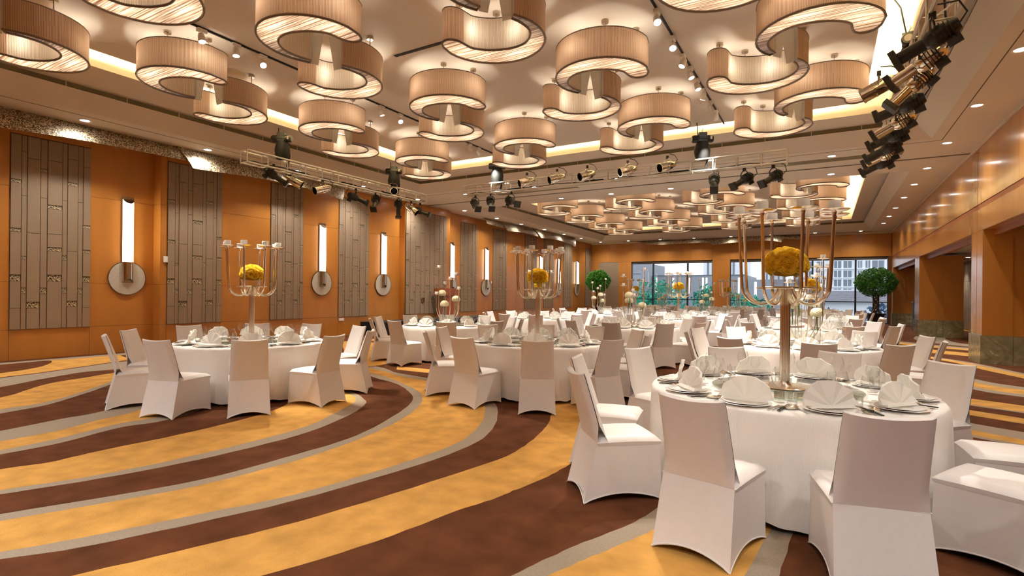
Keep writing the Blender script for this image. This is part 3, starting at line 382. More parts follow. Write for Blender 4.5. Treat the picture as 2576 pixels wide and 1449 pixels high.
 ('S', [(4.62,23.95),(4.51,23.64),(4.40,23.30),(4.29,22.97),(4.18,22.68),(4.09,22.46),(4.01,22.33),(3.95,22.31),(3.89,22.37),(3.84,22.50),(3.80,22.66),(3.77,22.85),(3.74,23.04),(3.72,23.25),(3.72,23.48),(3.72,23.75),(3.73,24.02),(3.74,24.31),(3.75,24.59),(3.78,24.87),(3.83,25.18),(3.88,25.50),(3.92,25.80),(3.95,26.07),(3.94,26.28),(3.89,26.44),(3.81,26.55),(3.70,26.63),(3.58,26.67),(3.48,26.67),(3.39,26.65),(3.32,26.61),(3.27,26.52),(3.23,26.41),(3.18,26.27),(3.14,26.11),(3.10,25.91),(3.04,25.68),(2.98,25.40),(2.92,25.10),(2.87,24.80),(2.83,24.51),(2.79,24.25),(2.77,24.03),(2.76,23.82),(2.76,23.62),(2.76,23.43),(2.77,23.25),(2.79,23.09),(2.82,22.93),(2.86,22.79),(2.91,22.65),(2.95,22.52),(3.00,22.41),(3.04,22.30),(3.08,22.20),(3.10,22.12),(3.13,22.04),(3.16,21.97),(3.20,21.89),(3.26,21.80),(3.33,21.70),(3.42,21.59),(3.52,21.47),(3.62,21.36),(3.71,21.25),(3.80,21.15),(3.88,21.07),(3.96,20.98),(4.04,20.90),(4.11,20.82),(4.18,20.75),(4.26,20.67)]),
 ('G', [(4.54,23.52),(4.45,23.29),(4.35,23.04),(4.25,22.79),(4.17,22.58),(4.08,22.41),(4.01,22.33),(3.95,22.33),(3.90,22.40),(3.85,22.52),(3.80,22.68),(3.77,22.86),(3.74,23.04),(3.72,23.25),(3.72,23.49),(3.72,23.76),(3.73,24.04),(3.74,24.32),(3.75,24.59),(3.78,24.85),(3.83,25.12),(3.87,25.39),(3.92,25.65),(3.94,25.87),(3.93,26.04),(3.88,26.15),(3.79,26.22),(3.69,26.25),(3.58,26.25),(3.47,26.21),(3.39,26.16),(3.32,26.08),(3.27,25.96),(3.23,25.82),(3.19,25.66),(3.15,25.50),(3.11,25.34),(3.08,25.18),(3.04,25.00),(3.01,24.81),(2.98,24.63),(2.96,24.46),(2.94,24.32),(2.93,24.19),(2.92,24.09),(2.91,24.00),(2.92,23.91),(2.92,23.81),(2.93,23.69),(2.95,23.55),(2.98,23.40),(3.01,23.23),(3.04,23.07),(3.08,22.93),(3.11,22.80),(3.14,22.69),(3.17,22.60),(3.20,22.52),(3.23,22.45),(3.27,22.37),(3.33,22.27),(3.40,22.16),(3.49,22.04),(3.59,21.91),(3.69,21.79),(3.79,21.67),(3.88,21.57),(3.96,21.49),(4.04,21.42),(4.12,21.35),(4.20,21.29),(4.28,21.23),(4.36,21.17)]),
 ('S', [(1.83,22.68),(2.07,22.38),(2.30,22.09),(2.50,21.84),(2.63,21.66),(2.73,21.51),(2.89,21.34),(3.06,21.20),(3.27,21.05),(3.71,20.71),(4.48,20.12),(5.35,19.45),(6.12,18.87),(6.00,18.52),(5.25,19.06),(4.38,19.68),(3.63,20.22),(3.19,20.53),(2.98,20.67),(2.82,20.79),(2.67,20.95),(2.56,21.09),(2.43,21.26),(2.23,21.49),(2.01,21.75),(1.78,22.03)]),
 ('G', [(1.78,22.03),(2.01,21.75),(2.23,21.49),(2.43,21.26),(2.56,21.09),(2.67,20.95),(2.82,20.79),(2.98,20.67),(3.19,20.53),(3.63,20.22),(4.38,19.68),(5.25,19.06),(6.00,18.52),(5.87,18.11),(5.12,18.60),(4.27,19.16),(3.52,19.65),(3.10,19.93),(2.90,20.05),(2.74,20.16),(2.59,20.30),(2.48,20.43),(2.35,20.59),(2.16,20.79),(1.94,21.03),(1.72,21.27)]),
 ('G', [(1.62,20.07),(1.97,19.80),(2.31,19.56),(2.61,19.33),(2.81,19.19),(2.98,19.06),(3.37,18.77),(4.07,18.26),(4.86,17.67),(5.56,17.15),(5.33,16.43),(4.64,16.85),(3.86,17.33),(3.18,17.74),(2.80,17.97),(2.63,18.08),(2.44,18.19),(2.15,18.37),(1.84,18.56),(1.51,18.76)]),
 ('S', [(1.23,18.74),(1.63,18.12),(1.99,17.55),(2.27,17.12),(2.46,16.83),(2.60,16.63),(2.72,16.42),(2.83,16.21),(2.92,16.00),(3.03,15.70),(3.14,15.35),(3.26,14.94),(3.41,14.40),(3.62,13.71),(3.83,12.99),(4.01,12.37),(3.94,12.15),(3.75,12.75),(3.55,13.45),(3.35,14.12),(3.19,14.63),(3.08,15.03),(2.97,15.38),(2.87,15.70),(2.78,15.96),(2.68,16.21),(2.57,16.44),(2.44,16.65),(2.25,16.94),(1.97,17.41),(1.62,18.01),(1.22,18.67)]),
 ('G', [(1.22,18.67),(1.62,18.01),(1.97,17.41),(2.25,16.94),(2.44,16.65),(2.57,16.44),(2.68,16.21),(2.78,15.96),(2.87,15.70),(2.97,15.38),(3.08,15.03),(3.19,14.63),(3.35,14.12),(3.55,13.45),(3.75,12.75),(3.94,12.15),(3.78,11.65),(3.60,12.22),(3.39,12.88),(3.20,13.50),(3.05,13.97),(2.93,14.32),(2.83,14.67),(2.75,15.05),(2.69,15.41),(2.61,15.74),(2.50,16.01),(2.37,16.23),(2.20,16.56),(1.94,17.08),(1.59,17.76),(1.21,18.52)]),
 ('S', [(1.08,16.50),(1.42,15.57),(1.71,14.76),(1.96,14.07),(2.18,13.45),(2.37,12.90),(2.52,12.52),(2.63,12.35),(2.72,12.28),(2.88,12.15),(3.13,11.88),(3.41,11.59),(3.67,11.32),(3.58,11.04),(3.32,11.28),(3.04,11.55),(2.79,11.78),(2.63,11.90),(2.54,11.96),(2.43,12.11),(2.27,12.45),(2.08,12.92),(1.86,13.46),(1.62,14.04),(1.33,14.71),(1.01,15.47)]),
 ('G', [(1.01,15.47),(1.33,14.71),(1.62,14.04),(1.86,13.46),(2.08,12.92),(2.27,12.45),(2.43,12.11),(2.54,11.96),(2.63,11.90),(2.79,11.78),(3.04,11.55),(3.32,11.28),(3.58,11.04),(3.44,10.61),(3.18,10.81),(2.90,11.02),(2.65,11.21),(2.50,11.30),(2.40,11.36),(2.29,11.49),(2.12,11.76),(1.93,12.12),(1.72,12.54),(1.48,12.97),(1.21,13.46),(0.92,14.01)]),
 ('S', [(0.92,14.01),(1.21,13.46),(1.48,12.97),(1.72,12.54),(1.93,12.12),(2.12,11.76),(2.29,11.49),(2.40,11.36),(2.50,11.30),(2.65,11.21),(2.90,11.02),(3.18,10.81),(3.44,10.61),(3.37,10.39),(3.11,10.57),(2.83,10.76),(2.59,10.92),(2.43,11.01),(2.33,11.06),(2.21,11.18),(2.05,11.41),(1.86,11.74),(1.65,12.10),(1.41,12.47),(1.16,12.88),(0.87,13.34)]),
 ('G', [(-0.17,11.34),(0.74,10.88),(1.51,10.49),(2.01,10.24),(2.21,10.14),(2.27,10.11),(2.38,10.05),(2.62,9.94),(2.88,9.80),(3.13,9.67),(2.96,9.13),(2.72,9.24),(2.47,9.37),(2.25,9.48),(2.14,9.54),(2.08,9.57),(1.88,9.66),(1.40,9.90),(0.69,10.26),(-0.16,10.68)]),
 ('S', [(-0.16,10.68),(0.69,10.26),(1.40,9.90),(1.88,9.66),(2.08,9.57),(2.14,9.54),(2.25,9.48),(2.47,9.37),(2.72,9.24),(2.96,9.13),(2.94,9.06),(2.70,9.17),(2.45,9.30),(2.23,9.41),(2.12,9.46),(2.06,9.49),(1.86,9.59),(1.39,9.82),(0.68,10.18),(-0.16,10.60)]),
 ('G', [(-0.15,10.28),(0.65,9.82),(1.32,9.44),(1.77,9.18),(1.96,9.08),(2.02,9.04),(2.13,8.98),(2.34,8.86),(2.57,8.73),(2.79,8.60),(2.67,8.24),(2.46,8.36),(2.24,8.49),(2.04,8.60),(1.93,8.66),(1.87,8.70),(1.69,8.80),(1.26,9.04),(0.62,9.41),(-0.15,9.84)]),
 ('S', [(-0.14,9.23),(0.57,8.83),(1.17,8.49),(1.57,8.26),(1.74,8.16),(1.81,8.12),(1.91,8.07),(2.10,7.96),(2.31,7.84),(2.50,7.73),(2.37,7.31),(2.19,7.42),(1.99,7.53),(1.81,7.64),(1.71,7.70),(1.64,7.74),(1.48,7.84),(1.10,8.06),(0.54,8.39),(-0.13,8.79)]),
 ('G', [(-0.13,8.79),(0.54,8.39),(1.10,8.06),(1.48,7.84),(1.64,7.74),(1.71,7.70),(1.81,7.64),(1.99,7.53),(2.19,7.42),(2.37,7.31),(2.28,7.04),(2.11,7.15),(1.92,7.26),(1.75,7.37),(1.65,7.43),(1.58,7.47),(1.42,7.56),(1.06,7.78),(0.52,8.11),(-0.13,8.50)]),
 ('S', [(-0.13,8.50),(0.52,8.11),(1.06,7.78),(1.42,7.56),(1.58,7.47),(1.65,7.43),(1.75,7.37),(1.92,7.26),(2.11,7.15),(2.28,7.04),(2.25,6.93),(2.07,7.04),(1.89,7.15),(1.72,7.26),(1.62,7.32),(1.56,7.36),(1.40,7.45),(1.04,7.67),(0.51,7.99),(-0.13,8.38)]),
 ('G', [(-0.13,8.49),(0.51,7.87),(1.01,7.38),(1.34,7.06),(1.48,6.93),(1.53,6.88),(1.61,6.80),(1.76,6.66),(1.92,6.50),(2.06,6.36),(1.90,5.85),(1.77,6.01),(1.63,6.18),(1.50,6.33),(1.44,6.41),(1.40,6.46),(1.28,6.60),(0.99,6.96),(0.51,7.55),(-0.12,8.33)]),
 ('G', [(5.55,33.84),(5.62,33.83),(5.69,33.83),(5.78,33.82),(5.89,33.81),(6.01,33.80),(6.15,33.80),(6.31,33.78),(6.49,33.77),(6.66,33.76),(5.85,29.67),(5.76,29.99),(5.66,30.32),(5.58,30.63),(5.50,30.90),(5.42,31.15),(5.36,31.37),(5.31,31.55),(5.27,31.69),(5.22,31.84)]),
]
# ---------------------------------------------------------------- floor and carpet
floor = struct('floor', MB().box(-15.4, 6.2, YB - .2, YF + .1, -.12, 0.), 'carpet_brown')
LV = {'S': 'carpet_grey', 'G': 'carpet_gold', 'B': 'carpet_brown'}
for i, (c, poly) in enumerate(CARPET):
    z = .0006 * (i + 1) if i < 24 else .0006 * (1 + (i % 3))
    a = sum(poly[k - 1][0] * poly[k][1] - poly[k][0] * poly[k - 1][1] for k in range(len(poly)))
    if a < 0: poly = poly[::-1]
    n = len(poly)
    m = MB(); m.add([(x, y, 0.0) for x, y in poly] + [(x, y, z) for x, y in poly], [tuple(range(n, 2 * n))] + [(k, (k + 1) % n, n + (k + 1) % n, n + k) for k in range(n)])
    m.build('carpet_band', LV[c], floor, 0)

# ---------------------------------------------------------------- left wall with wood panels
def wx(y):           # the wall steps forward in shallow bays (survey units)
    return -13.6 if y < 6.55 else (-13.3 if y < 14.6 else (-13.05 if y < 17.25 else -13.35))
wl = MB()
for y0, y1 in ((-8.2, 6.55), (6.55, 14.6), (14.6, 17.25), (17.25, 33.1)):
    x = wx((y0 + y1) / 2) - .03
    wl.box((x - .5) * K, x * K, y0 * K, y1 * K, 0, SOFF)
wall_left = struct('wall_left', wl, 'wood_gap')
FAB = [(.9, 2.2), (3.97, 5.28), (6.83 * .978, 8.16 * .978), (9.58 * .978, 10.67 * .978), (12.04 * .978, 13.34 * .978), (15.06 * .96, 17.69 * .96),
       (18.72 * .982, 19.95 * .982), (21.33 * .982, 22.57 * .982), (24.43 * .982, 25.72 * .982), (26.62 * .982, 27.83 * .982), (29.18 * .982, 30.40 * .982), (32.0, 32.9)]
FAB[5] = (14.62, 17.0)
G = .0028
ROWS = [(0, .6), (.6, 1.53), (1.53, 3.39), (3.39, 4.69)]
def wood_piece(parent, x, y0, y1, z0, z1, mat='wood'):
    piece('wood_panel', mat, parent, x * K - .022, x * K, y0 * K + G, y1 * K - G, z0 * K + G, z1 * K - G)
edges = [-8.0, 6.55, 14.6, 17.25, 33.0]
cuts = sorted(edges + [e for f in FAB for e in f])
for a, b in zip(cuts[:-1], cuts[1:]):
    if b - a < .03: continue
    mid = (a + b) / 2; x = wx(mid)
    if any(f[0] - .01 <= mid <= f[1] + .01 for f in FAB):
        wood_piece(wall_left, x, a, b, 0, .6); wood_piece(wall_left, x, a, b, 4.42, 4.69)
        continue
    n = max(1, round((b - a) / 1.1))
    for i in range(n):
        for z0, z1 in ROWS: wood_piece(wall_left, x, a + (b - a) * i / n, a + (b - a) * (i + 1) / n, z0, z1)
for y, xa, xb in ((6.55, -13.6, -13.3), (14.6, -13.3, -13.05)):     # returns of the steps, facing the camera end
    for z0, z1 in ROWS: piece('wood_panel', 'wood', wall_left, xa * K, xb * K, y * K - .02, y * K, z0 * K + G, z1 * K - G)

# upholstered plank panels
CF = [0, .126, .192, .35, .436, .622, .688, .826, .894, 1]
JT = [[(.24, .016), (.49, .018), (.735, .032), (.89, 0)], [(.083, 0), (.31, 0), (.63, .016), (.80, .032)], [(.113, 0), (.50, 0), (.875, .032)],
      [(.165, .016), (.31, 0), (.80, .032)], [(.107, 0), (.353, .02), (.497, 0), (.578, .02), (.732, .034)], [(.31, 0), (.622, .03), (.798, .03)],
      [(.08, 0), (.216, .018), (.582, 0), (.87, .03)], [(.31, 0), (.80, .032)], [(.11, 0), (.443, .016), (.58, .018), (.735, .032), (.89, 0)]]
mos = MB(); mos.box(-.5, .5, -.5, .5, -.5, .5)
for i in range(6): mos.uv[i] = [(0, 0), (.15, 0), (.15, .1), (0, .1)]
MOS = mos.mesh('mosaic_insert', 'mosaic_tile', 0)
def fabric_panel(x, y0, y1, z0, z1, label, two=False, flip=False, name='acoustic_panel'):
    """planks on a panel in the plane X = x, facing +X (all in metres)"""
    t = tag(empty(name, (x, y0, z0)), label, 'wall panel', 'upholstered plank panels on the walls')
    W = y1 - y0; Hh = z1 - z0
    piece('backing', 'panel_back', t, 0, .012, 0, W, 0, Hh)
    cols = CF if not two else [c / 2 for c in CF] + [.5 + c / 2 for c in CF[1:]]
    jts = JT if not two else JT + JT[::-1]
    rnd = random.Random(int(y0 * 10))
    for i in range(len(cols) - 1):
        a, b = cols[i] * W + .006, cols[i + 1] * W - .006
        th = .034 if i % 2 == 0 else .026
        top = Hh - .008; 
        for f, mh in jts[i] + [(1.0, 0)]:
            zc = Hh * (1 - f)
            lo = max(zc + mh * Hh / 2 + .005, .006)
            piece('plank', 'panel_fabric', t, .012, th, a, b, lo, top)
            if mh:
                o = link('mosaic_insert', MOS, t, (.018, (a + b) / 2, zc)); o.scale = (.012, b - a, mh * Hh - .004)
            top = zc - mh * Hh / 2 - .005
    return t
names = ['second', 'third', 'fourth', 'fifth', 'sixth']
nfab = len(FAB)
for i, (a, b) in enumerate(FAB):
    x = wx((a + b) / 2) * K
    fabric_panel(x, a * K, b * K, .6 * K, 4.41 * K, 'brown upholstered plank panel on the sconce wall, %s from the windows' % ORD[nfab - i], two=(b - a > 2))

# ---------------------------------------------------------------- far wall and windows
wf = MB()
wf.box(-14.9, (-10.62) * K, YF, YF + .35, 0, SOFF)
wf.box(-10.62 * K, XR + .4, YF, YF + .35, 3.47 * K, SOFF)
wf.box(-5.74 * K, -4.77 * K, YF, YF + .35, 0, 3.47 * K)
wf.box(2.73 * K, XR + .4, YF, YF + .35, 0, 3.47 * K)
wall_far = struct('wall_far', wf, 'wood_gap')
def fpan(x0, x1, z0, z1): piece('wood_panel', 'wood', wall_far, x0 * K + G, x1 * K - G, YF - .022, YF, z0 * K + G, z1 * K - G)
xs = [-13.35 + i * 1.268 for i in range(7)] 
xs[-1] = -5.74
for a, b in zip(xs[:-1], xs[1:]): fpan(a, b, 3.47, 4.69)
fpan(-5.74, -4.77, 3.47, 4.69); fpan(-5.74, -4.77, 1.5, 3.47); fpan(-5.74, -4.77, 0, 1.5)
xs = [-4.77 + i * 1.255 for i in range(7)]; xs[-1] = 2.85
for a, b in zip(xs[:-1], xs[1:]): fpan(a, b, 3.47, 4.69)
fpan(-13.35, -12.78, 0, 3.47); fpan(-11.46, -10.62, 0, 1.5); fpan(-11.46, -10.62, 1.5, 3.47)
piece('fabric_panel', 'panel_fabric', wall_far, -12.78 * K, -11.46 * K, YF - .02, YF, .02, 1.9 * K)
piece('fabric_panel', 'panel_fabric', wall_far, -12.78 * K, -11.46 * K, YF - .02, YF, 1.9 * K + .01, 3.46 * K)
def window(n, xs, z0, z1, rail):
    w = struct('window_%d' % n, MB().box(xs[0] * K, xs[-1] * K, YF + .10, YF + .24, z0, z0 + .06), 'window_frame')
    for i, x in enumerate(xs):
        wd = .09 if 0 < i < len(xs) - 1 else .06
        piece('mullion', 'window_frame', w, x * K - wd / 2, x * K + wd / 2, YF + .08, YF + .26, z0 + .06, z1)
    piece('head', 'window_frame', w, xs[0] * K, xs[-1] * K, YF + .09, YF + .25, z1 - .07, z1)
    piece('rail', 'window_frame', w, xs[0] * K, xs[-1] * K, YF + .12, YF + .22, rail - .025, rail + .025)
    piece('roller_blind', 'blind', w, xs[0] * K + .05, xs[-1] * K - .05, YF + .03, YF + .07, z1 - .17, z1 - .01)
    for a, b in zip(xs[:-1], xs[1:]):
        for za, zb in ((z0 + .07, rail - .03), (rail + .03, z1 - .08)):
            piece('pane', 'pane_glass', w, a * K + .05, b * K - .05, YF + .165, YF + .173, za, zb)
window(1, [-10.62, -9.26, -7.18, -5.74], .02, 3.47 * K, 1.13 * K)
window(2, [-4.77, -2.56, -.62, 1.34, 2.73], .02, 3.47 * K, 1.13 * K)

# ---------------------------------------------------------------- right wall with piers and the corridor behind it
LT = 2.85                                   # underside of the lintels
struct_r = MB().box(XR + .03, XR + .5, YB, YF + .1, LT * K, SOFF)
wall_right = struct('wall_right', struct_r, 'wood_gap')
PIER = [(-8.0, -1.95), (5.94, 6.95), (14.84, 15.85), (23.74, 24.82), (32.3, 33.0)]
def rp(x0, x1, y0, y1, z0, z1, mat='wood_gloss', name='wood_panel'):
    piece(name, mat, wall_right, x0, x1, y0 * K + G, y1 * K - G, z0 * K + G, z1 * K - G)
ycuts = [-8, -4.5, -.6, 3.0, 6.45, 9.4, 12.4, 15.32, 18.2, 21.4, 24.28, 27.1, 29.8, 33.0]
for a, b in zip(ycuts[:-1], ycuts[1:]):
    a, b = a + (.016 if a in (6.45, 15.32, 24.28) else 0), b - (.016 if b in (6.45, 15.32, 24.28) else 0)
    rp(XR, XR + .03, a, b, 3.44, 4.69); rp(XR, XR + .03, a, b, LT, 3.33)
    rp(XR + .012, XR + .03, a, b, 3.33, 3.44, 'groove', 'reveal_strip')
for a, b in zip(PIER[:-1], PIER[1:]):       # lintel soffit: underside board, cove lip and inner board
    y0, y1 = a[1], b[0]
    rp(XR, XR + .20, y0, y1, LT - .012, LT, 'wood_gloss', 'lintel_board')
    rp(XR + .20, XR + .27, y0, y1, LT - .13, LT, 'groove', 'lintel_lip')
    rp(XR + .27, XR + .6, y0, y1, LT - .012, LT, 'wood_gloss', 'lintel_board')
for y0, y1 in PIER:
    xe = 4.1 * K
    piece('pier_core', 'wood_gap', wall_right, XR + .03, xe - .02, y0 * K + .02, y1 * K - .02, 0, LT * K)
    m = (y0 + y1) / 2
    rp(XR, XR + .03, y0, m - .016, .6, LT); rp(XR, XR + .03, m + .016, y1, .6, LT)
    for ya, yb in ((y0 * K - .005, y0 * K + .02), (y1 * K - .02, y1 * K + .005)):
        piece('wood_panel', 'wood', wall_right, XR, 3.36 * K - G, ya, yb, .6 * K + G, LT * K - G)
        piece('wood_panel', 'wood', wall_right, 3.36 * K, 3.53 * K, ya + .02 * (1 if ya < m * K else -1), yb + .02 * (1 if ya < m * K else -1) - .002, .6 * K + G, LT * K - G)
        piece('wood_panel', 'wood', wall_right, 3.53 * K + G, xe, ya, yb, .6 * K + G, LT * K - G)
    d = .035
    for xa, xb in ((XR - d, 3.36 * K - .004), (3.36 * K + .004, 3.54 * K - .004), (3.54 * K + .004, xe + .01)):
        piece('marble_base', 'marble', wall_right, xa, xb, y0 * K - d, y0 * K + .3, 0, .6 * K)
        piece('marble_base', 'marble', wall_right, xa, xb, y1 * K - .3, y1 * K + d, 0, .6 * K)
    piece('marble_base', 'marble', wall_right, XR - d, XR + .3, y0 * K + .3, m * K - .006, 0, .6 * K)
    piece('marble_base', 'marble', wall_right, XR - d, XR + .3, m * K + .006, y1 * K - .3, 0, .6 * K)
XC = 5.3 * K
wall_corridor = struct('wall_corridor', MB().box(XC, XC + .2, YB, YF + .1, 0, 3.0 * K), 'panel_back')
yy = -7.9
i = 0
while yy < 32.5:
    w = (.55, .3, .7, .35)[i % 4]
    zc = (.6, 1.15, .9, 1.7)[i % 4]
    for z0, z1 in ((.02, .42), (.42, zc), (zc, 2.1), (2.1, 2.95)):
        piece('plank', 'panel_fabric', wall_corridor, XC - .03, XC, yy * K + .006, (yy + w) * K - .006, z0 * K + .005, z1 * K - .005)
    yy += w; i += 1
ceiling_corridor = struct('ceiling_corridor', MB().box(XR + .5, XC + .2, YB, YF + .1, 2.95 * K, 3.05 * K), 'soffit_paint')
struct('wall_corridor_far', MB().box(XR + .4, XC + .2, YF, YF + .2, 0, 3.0 * K), 'wood')
struct('wall_back', MB().box(-15.2, XC + .2, YB - .2, YB, 0, SOFF + .8), 'wood')

# ---------------------------------------------------------------- ceiling
OX0, OX1 = -11.9, 1.88
C1 = (.3, 13.97); C2 = (17.25, 31.2)
cl = MB()
for b in ((-13.75, OX0, -8.2, 33.3), (OX1, 3.0, -8.2, 33.3), (OX0, OX1, -8.2, C1[0]), (OX0, OX1, C1[1], C2[0]), (OX0, OX1, C2[1], 33.3)):
    cl.box(b[0] * K, b[1] * K, b[2] * K, b[3] * K, SOFF, SOFF + .05)
ceiling = struct('ceiling', cl, 'soffit_paint')
GAP = .40
def coffer(y0, y1, lipf):
    LX0, LX1, LF = -10.45, 1.02, lipf
    lv = [((OX0, OX1, y1), 4.70, 'soffit_paint', 'riser'), ((OX0 + .33, OX1 - .33, y1 - .33), 4.98, 'soffit_paint', 'riser'),
          ((OX0 + .30, OX1 - .30, y1 - .30), 4.985, 'grille', 'air_slot'), ((OX0 + .30, OX1 - .30, y1 - .30), 5.075, 'grille', 'air_slot'),
          ((LX0, LX1, LF), 5.08, 'soffit_paint', 'coffer_band'), ((LX0, LX1, LF), 5.56, 'ceiling_paint', 'cove_wall')]
    for k in range(len(lv) - 1):
        (a, za, _, _), (b, zb, mt, nm) = lv[k], lv[k + 1]
        A = [(a[0] * K, y0 * K, za * K), (a[0] * K, a[2] * K, za * K), (a[1] * K, a[2] * K, za * K), (a[1] * K, y0 * K, za * K)]
        B = [(b[0] * K, y0 * K, zb * K), (b[0] * K, b[2] * K, zb * K), (b[1] * K, b[2] * K, zb * K), (b[1] * K, y0 * K, zb * K)]
        m = MB(); m.add(A + B, [(0, 1, 5, 4), (1, 2, 6, 5), (2, 3, 7, 6)])
        m.build(nm, mt, ceiling, 0)
    MB().box((LX0 - .1) * K, (LX1 + .1) * K, (y0 - .1) * K, (LF + .1) * K, 5.55 * K, 5.6 * K).build('cove_top', 'ceiling_paint', ceiling, 0)
    MB().box((LX0 + GAP) * K, (LX1 - GAP) * K, (y0 + .02) * K, (LF - GAP) * K, CEIL, CEIL + .06).build('coffer_ceiling', 'ceiling_paint', ceiling, 0)
    m = MB(); m.add([((OX0) * K, y0 * K, SOFF), (OX1 * K, y0 * K, SOFF), (OX1 * K, y0 * K, 5.56 * K), (OX0 * K, y0 * K, 5.56 * K)], [(0, 1, 2, 3)])
    m.build('riser', 'soffit_paint', ceiling, 0)
    # dividers in the air slot
    n = 14
    for i in range(1, n):
        y = (y0 + (y1 - .3 - y0) * i / n) * K
        piece('slot_divider', 'soffit_paint', ceiling, (OX0 + .30) * K, (OX0 + .32) * K, y - .008, y + .008, 4.985 * K, 5.075 * K)
        x = (OX0 + .3 + (OX1 - OX0 - .6) * i / n) * K
        piece('slot_divider', 'soffit_paint', ceiling, x - .008, x + .008, (y1 - .32) * K, (y1 - .30) * K, 4.985 * K, 5.075 * K)
    return LX0, LX1, LF
cof = []
for ci, (c, lf) in enumerate(((C1, 12.85), (C2, 29.95))):
    L = coffer(c[0], c[1], lf)
    nm = ('partition-side', 'window-side')[ci]
    zs = CEIL + .065; g = GAP + .12
    for k, (x0, x1, y0, y1, wh) in enumerate(((L[0] + g, L[0] + g + .04, c[0] + .1, L[2] - g, 'sconce wall'), (L[1] - g - .04, L[1] - g, c[0] + .1, L[2] - g, 'columns'), (L[0] + g + .1, L[1] - g - .1, L[2] - g - .04, L[2] - g, 'windows'))):
        o = MB().box(x0 * K, x1 * K, y0 * K, y1 * K, zs, zs + .02).build('cove_light_strip', 'cove_glow', None, 0)
        tag(o, 'warm cove light strip along the %s edge of the %s ceiling coffer' % (wh, nm), 'cove light')
# seams on the flat ceiling
for x0, x1, y0, y1 in ((-13.1, 2.87, 15.80, 15.90), (2.07, 2.085, -4, 14.2), (-12.2, -12.185, -4, 14.2), (-12.2, 2.085, 14.2, 14.215)):
    piece('seam', 'ceiling_seam', ceiling, x0 * K, x1 * K, y0 * K, y1 * K, SOFF - .004, SOFF + .01)
piece('air_grille', 'grille', ceiling, -9.5 * K, -6.6 * K, 15.0 * K, 15.3 * K, SOFF - .006, SOFF + .01)
piece('air_grille', 'grille', ceiling, -1.6 * K, 1.5 * K, 14.85 * K, 15.2 * K, SOFF - .006, SOFF + .01)
piece('air_grille', 'grille', ceiling, -11 * K, -8 * K, 32.3 * K, 32.5 * K, SOFF - .006, SOFF + .01)
piece('air_grille', 'grille', ceiling, -2.5 * K, 2 * K, 32.3 * K, 32.5 * K, SOFF - .006, SOFF + .01)
piece('air_slot', 'cable', ceiling, -6.0 * K, -5.0 * K, 6.40 * K, 6.46 * K, CEIL - .012, CEIL + .01)
piece('trim_cornice', 'soffit_paint', ceiling, -13.3 * K, XR, 32.86 * K, YF, SOFF - .07, SOFF)
piece('trim_cornice', 'soffit_paint', ceiling, XR - .04, XR, -8 * K, YF, SOFF - .03, SOFF)

# recessed downlights
dm = MB().lathe([(.085, -.012), (.115, -.012), (.12, 0), (.12, .02)], 24).mesh('trim_ring', 'paint_white')
dl = MB().lathe([(.001, -.004), (.085, -.006)], 24).mesh('lens', 'lamp_glow')
LRX = -12.5; RRX = 2.21
DL = [('sconce wall', LRX, y) for y in (2.3, 4.75, 7.15, 9.6, 12.0, 14.6, 17.46, 19.9, 22.1, 24.5, 26.9, 29.3)]
DL += [('columns', RRX, y) for y in (4.7, 7.1, 9.5, 11.9, 14.5, 17.1, 19.4, 21.8, 24.2, 26.6, 29.0)]
DL += [('partition', x, 14.6) for x in (-10.4, -7.8, -5.2, -2.6, .1)] + [('partition-track', x, 16.75) for x in (-10.0, -7.9, -6.1, -4.17, -2.1, .1)]
DL += [('beam', x, -.9) for x in (-9.0, -6.0, -3.0, 0)] + [('beam', x, -3.4) for x in (-10.4, -7.8, -5.2, -2.6, .1)] + [('sconce wall', LRX, -.2), ('sconce wall', LRX, -2.6), ('columns', RRX, 2.3), ('columns', RRX, -.1), ('columns', RRX, -2.5)]  # unseen downlights added behind the camera to fill the chair backs
DL += [('windows', x, 31.95) for x in (-12.3, -10.5, -8.55, -6.6, -4.6, -2.55, -.5, 1.5)]
DLAB = {'sconce wall': 'recessed ceiling downlight in the row along the sconce wall', 'columns': 'recessed ceiling downlight in the row along the wood columns',
        'partition': 'recessed ceiling downlight beside the truss on the ceiling beam', 'partition-track': 'recessed ceiling downlight between partition track and window-side coffer',
        'beam': 'recessed fill downlight added on the beam at the windowless end', 'windows': 'recessed ceiling downlight in the row along the window wall'}
cnt = {}
for w, x, y in DL:
    t = tag(empty('downlight', (x * K, y * K, SOFF)), DLAB[w], 'downlight', DLAB[w][9:])
    cnt.setdefault(w, []).append(t)
    link('trim_ring', dm, t); link('lens', dl, t)
    spot('downlight_lamp', (0, 0, -.03), (0, 0, -3), P_DOWN * {'columns': .36, 'sconce wall': .5, 'partition': .8, 'partition-track': .55, 'windows': .5, 'beam': 1.0}[w] * (.75 if y > 17 else 1.0), 140, 1.0, WHITE, t, .06)

ordinal_labels(cnt['sconce wall'], lambda o: -o.location.y, 'recessed downlight, %s from the windows in the row along the sconce wall')
ordinal_labels(cnt['columns'], lambda o: -o.location.y, 'recessed downlight, %s from the windows in the row along the columns')
ordinal_labels(cnt['windows'], lambda o: -o.location.x, 'recessed downlight, %s from the columns in the row along the windows')
ordinal_labels(cnt['partition'], lambda o: -o.location.x, 'recessed downlight, %s from the columns, between crosswise truss and partition seam')
ordinal_labels(cnt['partition-track'], lambda o: -o.location.x, 'recessed downlight, %s from the columns, between partition seam and window-side coffer')
ordinal_labels([o for o in cnt['beam'] if o.location.y > -2], lambda o: -o.location.x, 'added fill downlight, %s from the columns, beam at the windowless end')
ordinal_labels([o for o in cnt['beam'] if o.location.y < -2], lambda o: -o.location.x, 'added fill downlight, %s from the columns, beside the windowless end wall')
